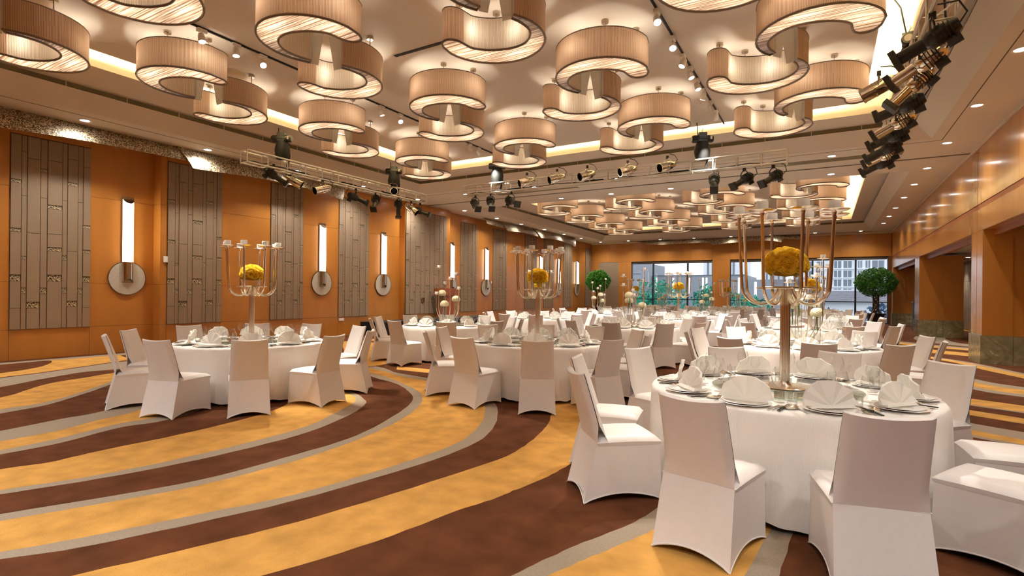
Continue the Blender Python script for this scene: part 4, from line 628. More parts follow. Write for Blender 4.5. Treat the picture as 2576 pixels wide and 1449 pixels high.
# mosaic valances
def valance(pts, label, along='Y', base=-12.9, n=10):
    """pts: list of (pos_top, pos_bottom, drop) in survey units"""
    m = MB(); top = []; bot = []
    for a, b, d in pts:
        if along == 'Y':
            top.append((base * K, a * K, SOFF)); bot.append(((base + .30 * d) * K, b * K, SOFF - d * K))
        else:
            top.append((a * K, base * K, SOFF)); bot.append((b * K, (base - .3 * d) * K, SOFF - d * K))
    vs = []; fs = []; uv = []; N = len(pts)
    off = Vector((-.03, 0, 0)) if along == 'Y' else Vector((0, .03, 0))
    V = 4
    for i in range(N):
        for j in range(V + 1):
            p = Vector(top[i]).lerp(Vector(bot[i]), j / V); bulge = .05 * math.sin(PI * j / V)
            p += -off / .03 * bulge
            vs.append(p)
    for i in range(N):
        for j in range(V + 1): vs.append(Vector(vs[i * (V + 1) + j]) + off)
    def uvp(p): return (p.y if along == 'Y' else p.x, p.z)
    for i in range(N - 1):
        for j in range(V):
            a = i * (V + 1) + j; q = (a, a + 1, a + V + 2, a + V + 1)
            if along == 'X': q = q[::-1]
            fs.append(q); o = N * (V + 1); fs.append(tuple(k + o for k in q[::-1]))
        a = i * (V + 1) + V; o = N * (V + 1); fs.append((a, a + o, a + V + 1 + o, a + V + 1))
    for i in (0, N - 1):
        for j in range(V):
            a = i * (V + 1) + j; o = N * (V + 1); fs.append((a, a + o, a + 1 + o, a + 1))
    m.add(vs, fs, [[uvp(vs[k]) for k in f] for f in fs])
    return tag(m.build('mosaic_valance', 'mosaic', None, 40), label, 'valance')
valance([(-1, -1, .3), (1, 1, .36), (2.5, 2.5, .42), (3.6, 3.6, .41), (4.6, 4.6, .34), (5.6, 5.6, .30), (6.6, 6.6, .29), (7.2, 7.2, .29)], 'longest mosaic-clad wavy valance at ceiling on the sconce wall')
valance([(6.65, 6.95, .46), (7.2, 7.5, .43), (8.0, 8.2, .38), (9.0, 9.1, .35), (10.0, 10.0, .36), (10.8, 10.8, .42), (11.6, 11.4, .50)], 'mosaic-clad valance with pointed start above the stage lighting truss', base=-12.86)
valance([(19.5, 19.7, .24), (20.4, 20.4, .27), (21.3, 21.3, .28)], 'shortest mosaic-clad valance at ceiling on the sconce wall', base=-12.95)
valance([(20.9, 21.3, .40), (22.2, 22.3, .34), (23.2, 23.2, .32), (24.4, 24.4, .36)], 'spot-lit mosaic-clad valance between two others on the sconce wall', base=-12.9)
valance([(24.0, 24.6, .42), (25.6, 25.7, .34), (27, 27, .34), (28.3, 28.2, .42), (29.2, 28.9, .52)], 'mosaic-clad valance nearest the windows on the sconce wall', base=-12.85)
valance([(-10.2, -9.4, .22), (-8.9, -8.6, .28), (-7.4, -7.4, .25), (-5.8, -5.8, .25)], 'mosaic-clad valance on the window wall near the left potted tree', 'X', 32.45)
valance([(-6.2, -5.6, .42), (-5.0, -4.8, .33), (-3.6, -3.6, .27), (-2.6, -2.6, .28), (-1.9, -2.1, .40)], 'widest mosaic-clad valance on the window wall above the wood pillar', 'X', 32.40)
valance([(-2.4, -2.4, .22), (-1.6, -1.6, .24), (-.9, -1.15, .26)], 'small mosaic-clad valance end piece on the window wall', 'X', 32.47)

# ---------------------------------------------------------------- outside the windows
gnd = struct('ground_outside', MB().box(-80, 40, YF + .6, 150, -6.2, -6), 'out_ground')
def building(name, label, x0, x1, y, z1, mat, depth=14):
    t = tag(empty(name, (0, 0, 0)), label, 'building')
    MB().box(x0, x1, y, y + depth, -6, z1).build('facade', mat, t, 0)
    return t
YA = 65 * K
apt = building('apartment_building', 'white apartment building with grid of windows outside the glass', -2.4 * K, 9 * K, YA, 7.2 * K, 'out_white')
rowz = [(4.36, 5.06), (3.40, 4.06), (2.47, 3.12), (1.6, 2.2), (5.4, 6.0)]
colx = [(-1.9, -1.3), (-.8, -.15), (.75, 1.35), (1.60, 2.28), (2.84, 3.15), (3.5, 3.85), (4.05, 5.0), (5.35, 6.0), (6.6, 7.2)]
for z0, z1 in rowz:
    for k, (x0, x1) in enumerate(colx):
        w = piece('window', 'out_glass', apt, x0 * K, x1 * K, YA - .05, YA + .02, z0 * K, z1 * K)
        piece('window_bar', 'out_white', apt, (x0 + x1) / 2 * K - .03, (x0 + x1) / 2 * K + .03, YA - .09, YA - .05, z0 * K, z1 * K)
    piece('ledge', 'out_white', apt, -2.4 * K, 9 * K, YA - .18, YA, (z0 - .14) * K, (z0 - .06) * K)
for x in (-1.05, .3, 1.48, 2.55, 3.33, 3.95, 5.15): piece('pilaster', 'out_white', apt, x * K - .08, x * K + .08, YA - .12, YA, 1 * K, 7 * K)
# tiled roof house in front of it
hs = tag(empty('tiled_house'), 'grey tiled roof house in front of the white apartment building', 'house')
m = MB(); m.add([(-1.0 * K, 46 * K, 1.03 * K), (9 * K, 46 * K, 1.03 * K), (9 * K, 52 * K, 1.88 * K), (-1.0 * K, 52 * K, 1.88 * K), (-1.0 * K, 58 * K, 1.0 * K), (9 * K, 58 * K, 1.0 * K)], [(0, 1, 2, 3), (3, 2, 5, 4)])
m.build('roof', 'out_roof', hs, 0)
for i in range(12):
    z = 1.03 + .85 * i / 12; y = 46 + 6 * i / 12
    piece('tile_course', 'out_roof', hs, -1.0 * K, 9 * K, y * K, (y + .5) * K, z * K, z * K + .035)
piece('wall', 'out_white', hs, -.9 * K, 8.9 * K, 46.3 * K, 57.5 * K, -6, 1.0 * K)
piece('eave', 'out_dark', hs, -1.0 * K, 9 * K, 45.9 * K, 46.1 * K, .98 * K, 1.06 * K)
piece('ridge', 'out_white', hs, -1.0 * K, 9 * K, 51.9 * K, 52.1 * K, 1.86 * K, 1.96 * K)
YG = 80 * K
b1 = building('office_building', 'tall plain grey building outside the window near the wood pillar', -27 * K, -22.6 * K, YG - 6, 6.0 * K, 'out_grey')
for z in (4.3, 2.2): piece('string_course', 'out_dark', b1, -27 * K, -22.6 * K, YG - 6.05, YG - 6, z * K, z * K + .1)
b2 = building('office_building', 'long low grey building with lit vertical strips outside', -22.4 * K, -9.5 * K, YG, 4.25 * K, 'out_grey')
for x in (-21.9, -19.4, -17.1, -15.2, -14.7, -13.4, -10.4): piece('lit_strip', 'out_lit', b2, x * K - .12, x * K + .12, YG - .05, YG, 1.6 * K, 3.9 * K)
piece('parapet', 'out_dark', b2, -22.4 * K, -9.5 * K, YG - .1, YG + .2, 4.2 * K, 4.32 * K)
b3 = building('tower_block', 'pale tower with dark vertical window bands beyond the grey building', -19.6 * K, -13.0 * K, YG + 25, 12 * K, 'out_white')
for x in (-18.7, -17.9, -17.1, -16.4, -15.1, -14.3): piece('window_band', 'out_glass', b3, x * K - .22, x * K + .12, YG + 24.9, YG + 25, 2, 11 * K)
b4 = building('tower_block', 'slim white tower with small windows beside the wood pillar', -10.6 * K, -7.4 * K, YG + 40, 13 * K, 'out_white')
for x in (-10.1, -9.4, -8.0): piece('window_band', 'out_glass', b4, x * K - .15, x * K + .15, YG + 39.9, YG + 40, 2, 12 * K)
b5 = building('tower_block', 'white tower with dotted window rows behind the front candelabrum', -5.4 * K, -2.2 * K, YG + 40, 13 * K, 'out_white')
for i in range(12):
    for x in (-4.9, -4.3, -3.3, -2.7): piece('window', 'out_glass', b5, x * K - .12, x * K + .12, YG + 39.9, YG + 40, (2 + i) * K, (2.5 + i) * K)
b6 = building('office_building', 'grey low building with one lit strip below the towers', -9.2 * K, -2.6 * K, YG - 4, 3.5 * K, 'out_grey')
for x in (-7.9, -4.1): piece('lit_strip', 'out_lit', b6, x * K - .15, x * K + .15, YG - 4.05, YG - 4, 1.4 * K, 3.2 * K)
def leaf_cloud(mb, c, rx, rz, n, s, rnd, shell=.72, ry=None):
    ry = ry or rx
    for i in range(n):
        u = rnd.uniform(-1, 1); a = rnd.uniform(0, 2 * PI); r = rnd.uniform(shell, 1.0) ** .6
        q = math.sqrt(1 - u * u); p = Vector((c[0] + rx * r * q * math.cos(a), c[1] + ry * r * q * math.sin(a), c[2] + rz * r * u))
        d = Vector((rnd.gauss(0, 1), rnd.gauss(0, 1), rnd.gauss(0, .7))).normalized(); e = d.cross(Vector((rnd.gauss(0, 1), rnd.gauss(0, 1), rnd.gauss(0, 1)))).normalized()
        k = s * rnd.uniform(.7, 1.3)
        mb.add([p - d * k, p + e * k * .45, p + d * k, p - e * k * .45], [(0, 1, 2, 3)])
def out_tree(x, y, zc, rx, rz, label, mat, n=1400, s=.22):
    t = tag(empty('tree', (x, y, -6)), label, 'tree')
    rnd = random.Random(int(x * 7 + y)); m = MB()
    for k in range(5):
        leaf_cloud(m, (rnd.uniform(-.5, .5) * rx, rnd.uniform(-.4, .4) * rx, zc + 6 + rnd.uniform(-.35, .35) * rz), rx * .62, rz * .62, n // 5, s, rnd, .3)
    m.build('foliage', mat, t, 0, kind='stuff')
    MB().tube([(0, 0, 0), (.1, 0, (zc + 6) * .6), (0, .1, zc + 6)], [.2, .15, .08], 8).build('trunk', 'trunk', t)
out_tree(-13.6, 50, .8, 2.8, 2.6, 'green leafy tree outside the window left of the wood pillar', 'out_tree')
out_tree(-18.2, 57, -.6, 2.4, 1.8, 'low green tree outside, between grey building and wood pillar', 'out_tree')
out_tree(-8.6, 54, .5, 2.8, 2.4, 'green leafy tree outside the window right of the wood pillar', 'out_tree')
out_tree(-4.8, 48, -.4, 2.4, 2.0, 'low green tree outside, behind the front candelabrum arms', 'out_tree')
out_tree(-19.6, 52, -1.2, 2.0, 1.4, 'small green tree below the tall plain grey building', 'out_tree', 800)
out_tree(-.5, 44.5, -.6, 2.2, 1.4, 'blue-grey shrub outside, below the tiled roof', 'out_shrub', 1000)
out_tree(4.2, 43, -.3, 2.0, 1.4, 'blue-grey shrub outside, behind the right potted tree', 'out_shrub', 1000)
out_tree(-3.4, 42, -.9, 1.8, 1.2, 'blue-grey shrub outside, left of the tiled house', 'out_shrub', 800)
# ---------------------------------------------------------------- pendants
def catmull(P, n=4, closed=False):
    out = []; m = len(P)
    for i in range(m if closed else m - 1):
        g = lambda k: Vector(P[k % m]) if closed else Vector(P[max(0, min(m - 1, k))])
        a, b, c, d = g(i - 1), g(i), g(i + 1), g(i + 2)
        for k in range(n):
            t = k / n
            out.append(.5 * ((2 * b) + (c - a) * t + (2 * a - 5 * b + 4 * c - d) * t * t + (3 * b - a - 3 * c + d) * t ** 3))
    if not closed: out.append(Vector(P[-1]))
    return out
def pol(a, r): return (r * math.cos(math.radians(a)), r * math.sin(math.radians(a)))
outer = [pol(a, .68) for a in range(-5, -216, -10)]                    # clockwise from the head to the cut end
inner = [pol(-215, .60), pol(-200, .575), pol(-180, .545), pol(-160, .49), pol(-140, .43), pol(-120, .365), pol(-100, .315), pol(-80, .285), pol(-60, .28), pol(-42, .29), pol(-25, .315), pol(-10, .345), (.355, .03), (.365, .12), (.39, .20), (.45, .265), (.53, .275), (.60, .23), (.65, .14)]
HP = [Vector((p[0], p[1])) * K for p in outer] + [p for p in catmull([(p[0] * K, p[1] * K) for p in inner], 3)]
H_BOT = 4.60 * K; H_TOP = 5.02 * K
def make_pendant():
    t = empty('hook_pendant')
    n = len(HP); h = H_TOP - H_BOT; nb = len(outer) - 1            # edge nb is the flat cut end
    arc = [0]
    for i in range(n): arc.append(arc[-1] + (HP[(i + 1) % n] - HP[i]).length)
    for nm, mat, rng in (('outer_shade', 'pleated_shade', list(range(n - 17, n)) + list(range(0, nb))), ('inner_shade', 'pleated_lining', list(range(nb + 1, n - 17)))):
        m = MB(); vs = []; fs = []; uv = []
        for i in rng:
            j = (i + 1) % n; o_ = len(vs)
            vs += [(HP[j].x, HP[j].y, 0), (HP[i].x, HP[i].y, 0), (HP[i].x, HP[i].y, h), (HP[j].x, HP[j].y, h)]
            fs.append((o_, o_ + 1, o_ + 2, o_ + 3)); uv.append([(arc[i + 1], 0), (arc[i], 0), (arc[i], h), (arc[i + 1], h)])
        m.add(vs, fs, uv)
        me = m.mesh(nm, mat, 0); bm = bmesh.new(); bm.from_mesh(me); bmesh.ops.remove_doubles(bm, verts=bm.verts, dist=1e-5); bm.to_mesh(me); bm.free(); me.shade_smooth(); me.set_sharp_from_angle(angle=math.radians(60))
        link(nm, me, t)
    # rims, top and bottom
    m = MB(); m.tube([(p.x, p.y, 0) for p in HP], .016, 6, closed=True); m.build('bottom_rim', 'rim', t)
    m = MB(); m.tube([(p.x, p.y, h) for p in HP], .008, 4, closed=True); m.build('top_rim', 'rim', t)
    m = MB(); m.add([(p.x, p.y, .012) for p in HP], [tuple(range(n))]); m.build('strand_diffuser', 'glass_strands', t, 0)
    # cut end with its flat cap and the hammered shell plate
    a, b = HP[nb], HP[nb + 1]; d = (b - a).normalized(); nrm = Vector((d.y, -d.x))
    if nrm.dot(a - HP[nb - 1]) < 0: nrm = -nrm
    m = MB(); m.box(-.004, (b - a).length + .004, 0, .012, -.01, h + .01)
    ang = math.atan2(d.y, d.x)
    M = Matrix.Translation((a.x, a.y, 0)) @ Matrix.Rotation(ang, 4, 'Z')
    if (Matrix.Rotation(ang, 3, 'Z') @ Vector((0, 1, 0))).to_2d().dot(nrm) < 0: M = M @ Matrix.Translation((0, -.012, 0))
    m.xf(M); m.build('end_cap', 'endcap', t, 0)
    c = (a + b) / 2 + nrm * .012
    e = nrm * .17 + (Vector((0, 0)) - c).normalized() * .10
    m = MB()
    th = Vector((-e.y, e.x)).normalized() * .004
    q = [(c.x, c.y, -.03), (c.x + e.x * .55, c.y + e.y * .55, -.06), (c.x + e.x, c.y + e.y, h * 1.0), (c.x, c.y, h + .02)]
    m.add([(x - th.x, y - th.y, z) for x, y, z in q] + [(x + th.x, y + th.y, z) for x, y, z in q], [(3, 2, 1, 0), (4, 5, 6, 7), (0, 1, 5, 4), (1, 2, 6, 5), (2, 3, 7, 6), (3, 0, 4, 7)])
    m.build('shell_plate', 'shell_plate', t, 0)
    hub = [pol(0, .50), pol(-65, .47), pol(-170, .60)]
    for x, y in hub:
        m = MB(); m.tube([(x * K, y * K, h * .6), (x * K, y * K, CEIL - H_BOT - .02)], .009, 6); m.build('rod', 'rod_metal', t)
        m = MB(); m.lathe([(.001, 0), (.05, 0), (.055, .012), (.055, .045)], 16, (x * K, y * K, CEIL - H_BOT - .045), capt=True); m.build('canopy', 'rod_metal', t)
    for x, y in [pol(-2, .50), pol(-45, .48), pol(-90, .49), pol(-140, .56)]:
        m = MB(); m.lathe([(.001, -.03), (.02, -.022), (.028, 0), (.022, .02), (.012, .04), (.012, .06)], 10, (x * K, y * K, .15)); m.build('bulb', 'bulb_glow', t)
    m = MB(); m.tube([(x * K, y * K, .215) for x, y in [pol(a, .5) for a in range(-2, -170, -12)]], .008, 5); m.build('lamp_bar', 'rod_metal', t)
    for a_, r_ in ((-15, .5), (-110, .51)):
        x, y = pol(a_, r_); point('pendant_lamp', (x * K, y * K, h * .55), P_PENDANT, WARM, t, .04)
    return t
pend = Proto(make_pendant())
AX = [-8.55, -5.68, -2.87, -.11]
for cname, rows in (('near the partition', [1.8, 4.6, 7.45, 10.2]), ('window-side', [18.05, 20.7, 23.45, 26.1])):
    for ri, y in enumerate(rows):
        for xi, x in enumerate(AX):
            for k in (0, 1):
                px_, py_ = (x, y) if k == 0 else (x - .80, y + 1.07)
                if ri == 0 and y < 3 and k == 0: continue
                o = pend.get(); o.location = (px_ * K, py_ * K, H_BOT); o.rotation_euler = (0, 0, PI * k)
                tag(o, '%s hook pendant, %s pair from columns, %s row from the %s' % (('column-headed', 'wall-headed')[k], ORD[4 - xi], ORD[4 - ri], ('partition track', 'windows')[0 if y < 15 else 1]),
                    'pendant lamp', 'hook-shaped pleated drum pendants')

# ---------------------------------------------------------------- ceiling tracks with spot heads
def make_head():
    t = empty('track_spot')
    MB().box(-.035, .035, -.07, .07, -.05, 0).build('adapter', 'plastic_white', t, 0)
    MB().tube([(0, 0, -.05), (0, 0, -.10)], .012, 6).build('stem', 'plastic_white', t)
    hd = MB().lathe([(.001, .07), (.04, .07), (.052, .02), (.055, -.06), (.05, -.065)], 16).build('can', 'plastic_white', t, loc=(0, 0, -.14))
    MB().lathe([(.001, -.056), (.05, -.058)], 16).build('lens', 'lamp_glow', hd)
    return t
head = Proto(make_head())
aims = [(-6.4, 4.4), (-7.0, 4.7), (-3.9, 4.0), (-7.0, 9.2), (-4.0, 6.6), (-7.0, 13.5), (-6.5, 16)]
for (tx, ys, lab, aim) in ((-7.80, (4.36, 4.88, 5.33, 7.98, 8.53, 11.1, 11.5), 'sconce-wall', aims),
                           (-1.96, (7.06, 7.91, 8.58, 9.1, 9.66, 10.2, 10.9, 11.5), 'column-side', [(-.3, 4.2), (-.9, 4.9), (-3.6, 6.9), (-.3, 8.7), (-.6, 9.2), (-3.5, 11.4), (-.3, 13.0), (-3.7, 15)])):
    tr = MB().box((tx - .012) * K, (tx + .012) * K, 2.0 * K, 12.5 * K, CEIL - .03, CEIL).build('lighting_track', 'cable', None, 0)
    tag(tr, 'thin dark ceiling lighting track, %s one, between pendant columns' % lab, 'light track')
    for i, y in enumerate(ys):
        o = head.get(); o.location = (tx * K, y * K, CEIL - .03)
        tag(o, 'white spot head, %s from the windows on the %s ceiling track' % (ORD[len(ys) - i], lab), 'spotlight', 'spot heads on the %s ceiling track' % lab)
        hd = [c for c in o.children if c.name.startswith('can')][0]
        tgt = Vector((aim[i][0] * K, aim[i][1] * K, .4)); p = Vector((tx * K, y * K, CEIL - .17))
        d = (tgt - p).normalized(); hd.rotation_euler = d.to_track_quat('-Z', 'Y').to_euler()
        spot('track_lamp', p + d * .08 - Vector(o.location), p + d * 3 - Vector(o.location), P_TRACK, 32, .7, (1.0, .93, .82), o, .03)

# ---------------------------------------------------------------- wall sconces
def make_sconce():
    t = empty('wall_sconce')
    r = .115
    MB().lathe([(.001, 0), (.39, 0), (.398, .01), (.398, .03), (.39, .04), (.001, .042)], 48).xf(Matrix.Rotation(PI / 2, 4, 'Y')).build('shell_disc', 'capiz', t)
    MB().lathe([(.398, 0), (.404, .0), (.404, .042), (.398, .042)], 48).xf(Matrix.Rotation(PI / 2, 4, 'Y')).build('disc_rim', 'bracket', t)
    z0, z1 = .39, 1.95
    def half(u, v, za, zb, rr, cut=0, cb=0):
        a = PI * (u - .5); s = 1 - abs(2 * u - 1) ** 2
        return (.05 + rr * .8 * math.cos(a), rr * math.sin(a), za + cb * math.cos(a) + (zb - cut * math.cos(a) - za - cb * math.cos(a)) * v)
    MB().grid(lambda u, v: half(u, v, z0, z1 - .06, r, .10), 14, 3).build('glass_tube', 'sconce_glow', t)
    MB().grid(lambda u, v: half(u, v, -.12, z0, r * 1.03, 0, .10), 14, 2).build('metal_sleeve', 'chrome', t)
    MB().box(.03, .05, -r - .004, r + .004, -.11, z1).build('back_plate', 'bracket', t, 0)
    MB().tube([(.05 + r * .9, .05, -.06), (.05 + r * .9, .05, .55)], .008, 6).build('needle', 'chrome', t)
    MB().grid(lambda u, v: (.05 + r * .8 * math.cos(PI * (u - .5)) * v, r * math.sin(PI * (u - .5)), z1 - .06 - .10 * math.cos(PI * (u - .5)) * v), 14, 1).build('top_cap', 'bracket', t)
    return t
sco = Proto(make_sconce())
SY = [5.98, 11.37 * .978, 14.05 * .978, 18.04 * .982, 20.72 * .982, 25.95 * .982, 28.52 * .982, 31.20 * .982]
SY[3] = 17.75; SY[5] = 25.72
for i, y in enumerate(SY):
    o = sco.get(); o.location = (wx(y) * K, y * K, 1.66 * K)
    tag(o, 'tall glowing tube sconce on shell disc, %s from the windows' % ORD[len(SY) - i], 'wall lamp', 'tube sconces on the wood wall')

# small wall fittings
def plate(x, y, z, w, h, label, name='wall_switch', cat='switch'):
    o = MB().box(0, .012, -w / 2, w / 2, -h / 2, h / 2).build(name, 'plastic_white', None, 0, (x * K, y * K, z * K)); tag(o, label, cat)
    MB().box(.012, .018, -w * .25, w * .25, -h * .3, h * .3).build('rocker', 'porcelain', o, 0)
plate(-13.28, 6.64, 2.12, .10, .15, 'small white wall control beside the longest valance sconce')
plate(-13.33, 20.8, 1.9, .09, .12, 'small white wall control between two sconces near the windows')
plate(-13.28, 11.9, .52, .22, .09, 'white double power outlet low on the wood wall', 'power_outlet', 'outlet')
sh = MB().prism([(-.08, .10), (-.08, -.02), (-.05, -.09), (0, -.14), (.05, -.09), (.08, -.02), (.08, .10)], 0, .03).xf(Matrix.Rotation(PI / 2, 4, 'Z') @ Matrix.Rotation(PI / 2, 4, 'X')).build('shield_handle', 'silver', None, 0, (-13.0 * K, 15.55 * K, 1.12 * K))
tag(sh, 'shield-shaped silver plate on the brown partition panel', 'door plate')

# ---------------------------------------------------------------- stage, lectern, cabinet
st = tag(empty('stage_platform', (-12.62 * K, 15.6 * K, 0)), 'low black skirted platform along the sconce wall', 'stage')
MB().box(-.36, .5, -3.2 * K, 3.6 * K, .42, .47).build('deck', 'black_matte', st, 0)
m = MB(); yy = [-3.2 * K + i * .1 for i in range(72)]
for a, b in zip(yy[:-1], yy[1:]):
    o_ = .49 + .015 * math.sin(a * 40); p_ = .49 + .015 * math.sin(b * 40)
    m.add([(o_, a, 0.005), (p_, b, 0.005), (p_, b, .42), (o_, a, .42)], [(0, 1, 2, 3)])
m.add([(-.36, yy[0], .005), (.49, yy[0], .005), (.49, yy[0], .42), (-.36, yy[0], .42)], [(0, 1, 2, 3)])
m.build('skirt', 'stage_skirt', st, 0)
for x in (-.3, .4):
    for y in (-3.1, 0, 3.4): MB().box(x - .03, x + .03, y * K - .03, y * K + .03, 0, .42).build('leg', 'black_metal', st, 0)
le = tag(empty('lectern', (-12.6 * K, 16.4 * K, .47)), 'reddish wood T-shaped lectern standing on the black platform', 'lectern')
MB().box(-.22, .28, -.47, .47, .92, 1.20).build('head_box', 'lectern_wood', le, 0)
MB().box(-.18, .22, -.28, .28, .04, .92).build('pedestal', 'lectern_wood', le, 0)
MB().box(-.22, .26, -.34, .34, 0, .04).build('foot', 'lectern_wood', le, 0)
MB().box(-.2, .26, -.44, .44, 1.20, 1.215).build('reading_top', 'groove', le, 0)
cb = tag(empty('display_cabinet', (3.32 * K, 28.1 * K, 0)), 'slim grey metal and glass cabinet standing between the wood columns', 'cabinet')
MB().box(-.14, .22, -.25, .25, .03, 1.26).build('body', 'black_matte', cb, 0)
MB().box(-.16, .24, -.275, -.25, .02, 1.26).build('glass_front', 'cabinet', cb, 0)
MB().box(-.17, .25, -.28, .27, 1.26, 1.29).build('top', 'silver', cb, 0)
MB().box(-.15, .23, -.26, .26, 0, .03).build('plinth', 'black_matte', cb, 0)
# corridor downlights
for i, y in enumerate((10, 18.3, 19.6, 26.5, 30)):
    t = tag(empty('corridor_downlight', (4.7 * K, y * K, 2.95 * K)), 'corridor ceiling downlight behind the columns, %s from the window end' % ORD[5 - i], 'downlight', 'corridor ceiling downlights')
    link('trim_ring', dm, t); link('lens', dl, t)
    spot('corridor_lamp', (0, 0, -.03), (0, 0, -3), 60, 110, .8, WHITE, t, .06)

# ---------------------------------------------------------------- potted topiary trees
def potted_tree(x, y, zc, rx, rz, label, mat, seed):
    t = tag(empty('potted_tree', (x, y, 0)), label, 'potted tree'); rnd = random.Random(seed)
    MB().lathe([(.001, 0), (.24, 0), (.27, .03), (.36, .30), (.40, .56), (.43, .58), (.43, .63), (.39, .63), (.38, .56)], 32).build('pot', 'pot', t)
    MB().lathe([(.001, .57), (.385, .57)], 32).build('soil', 'soil', t)
    for k in range(6):
        pts = []
        for j in range(15):
            f = j / 14; a = k * PI / 3 + (1 if k % 2 else -1) * 2.6 * PI * f * .6; r = .15 * (1 - .25 * math.sin(PI * f)) + .05 * (f < .1)
            pts.append((r * math.cos(a), r * math.sin(a), .55 + (zc - rz * .55 - .55) * f))
        MB().tube(pts, [.045 - .012 * j / 14 for j in range(15)], 7).build('braided_stem', 'trunk', t)
    m = MB(); leaf_cloud(m, (0, 0, zc), rx, rz, 5200, .055, rnd, .55)
    for k in range(26):
        a = rnd.uniform(0, 2 * PI); u = rnd.uniform(-.5, .95); q = math.sqrt(1 - u * u)
        leaf_cloud(m, (rx * .82 * q * math.cos(a), rx * .82 * q * math.sin(a), zc + rz * .82 * u), rx * .28, rz * .26, 150, .055, rnd, .3)
    m.build('foliage', mat, t, 0, kind='stuff')
    return t
potted_tree(2.12 * K, 31.5 * K, 2.25, .92, .80, 'round-crowned potted tree with braided trunk beside the wood columns', 'leaf_dark', 3)
potted_tree(-12.2 * K, 31.3 * K, 2.36, .80, .76, 'bright green round potted tree before the brown far wall panel', 'leaf', 5)

sd = MB().lathe([(.001, -.05), (.05, -.05), (.06, -.03), (.065, -.03), (.065, 0)], 20).build('smoke_detector', 'plastic_white', None, 40, (-8.35 * K, 3.0 * K, CEIL)); tag(sd, 'small round white smoke detector on the coffer ceiling', 'smoke detector')
MB().lathe([(.02, -.055), (.045, -.055), (.045, -.05)], 16).build('sensor_ring', 'ceiling_seam', sd)
sp = MB().lathe([(.001, -.004), (.10, -.004), (.115, -.012), (.12, 0)], 28).build('ceiling_speaker', 'soffit_paint', None, 40, (-7.9 * K, 11.3 * K, CEIL)); tag(sp, 'flush round speaker grille on the coffer ceiling near the trusses', 'speaker')
# ---------------------------------------------------------------- trusses and stage lights
TW = .25 * K
def truss(p0, p1, label, n):
    """ladder box truss from p0 to p1 (bottom-centre line), metres"""
    a = Vector(p0); b = Vector(p1); d = (b - a); Ln = d.length; d.normalize()
    t = tag(empty('lighting_truss', p0, math.atan2(d.y, d.x)), label, 'truss')
    h = TW; w = TW * .9
    for y in (-w / 2, w / 2):
        for z in (0, h): MB().tube([(0, y, z), (Ln, y, z)], .022, 8).build('chord', 'truss_metal', t)
    for i in range(n + 1):
        x = Ln * i / n
        for y in (-w / 2, w / 2): MB().tube([(x, y, 0), (x, y, h)], .015, 6).build('rung', 'truss_metal', t)
        for z in (0, h): MB().tube([(x, -w / 2, z), (x, w / 2, z)], .015, 6).build('rung', 'truss_metal', t)
    for i in range(n):
        x0, x1 = Ln * i / n, Ln * (i + 1) / n
        MB().tube([(x0, -w / 2, 0), (x1, w / 2, 0)], .009, 5).build('brace', 'truss_metal', t)
    # cable run along the truss
    rnd = random.Random(n); pts = []
    for i in range(24): pts.append((Ln * i / 23, rnd.uniform(-.06, .06), .03 + .05 * abs(math.sin(i * 1.3))))
    MB().tube(pts, .011, 5).build('cable_run', 'cable', t)
    for fx in (.18, .45, .7): MB().box(Ln * fx, Ln * fx + .5, -.05, .03, .025, .075).build('power_bar', 'black_matte', t, 0)
    return t
ZT = 4.10 * K
truss((-10.55 * K, 6.8 * K, ZT), (-10.55 * K, 12.6 * K, ZT), 'silver lighting truss hanging parallel to the sconce wall', 12)
truss((-8.7 * K, 12.17 * K, ZT), (-.7 * K, 12.17 * K, ZT), 'silver lighting truss hanging across the room', 17)
truss((.95 * K, 4.2 * K, ZT), (.95 * K, 12.3 * K, ZT), 'silver lighting truss hanging parallel to the wood columns', 17)

def make_ellipsoidal(body, name):
    """axis +X is the beam; origin at the clamp above"""
    t = empty(name)
    MB().box(-.03, .03, -.02, .02, -.05, .02).build('clamp', 'black_metal', t, 0)
    MB().tube([(0, -.11, -.24), (0, -.11, -.10), (0, -.05, -.05), (0, .05, -.05), (0, .11, -.10), (0, .11, -.24)], .012, 6).build('yoke', 'black_metal', t)
    bd = MB().lathe([(.001, -.24), (.06, -.235), (.09, -.18), (.10, -.08), (.10, .02), (.075, .06), (.066, .07), (.066, .30), (.075, .31), (.075, .36), (.070, .36)], 20).xf(Matrix.Rotation(PI / 2, 4, 'Y')).build('barrel', body, t, loc=(0, 0, -.25))
    MB().lathe([(.001, .33), (.068, .335)], 20).xf(Matrix.Rotation(PI / 2, 4, 'Y')).build('lens', 'black_matte', bd)
    MB().box(-.2, -.08, -.02, .02, -.17, -.09).build('lamp_cap', 'black_metal', bd, 0)
    MB().box(.30, .36, -.09, .09, -.09, .09).build('gel_frame', 'black_metal', bd, 0)
    for i in range(5): MB().lathe([(.101, -.01), (.112, -.01), (.112, .0), (.101, .0)], 20).xf(Matrix.Translation((-.16 + .035 * i, 0, 0)) @ Matrix.Rotation(PI / 2, 4, 'Y')).build('cooling_fin', 'black_metal', bd)
    MB().tube([(-.2, .03, -.2), (-.28, .08, -.1), (-.22, .1, .02), (-.05, .06, .06)], .009, 5).build('power_lead', 'cable', t)
    return t
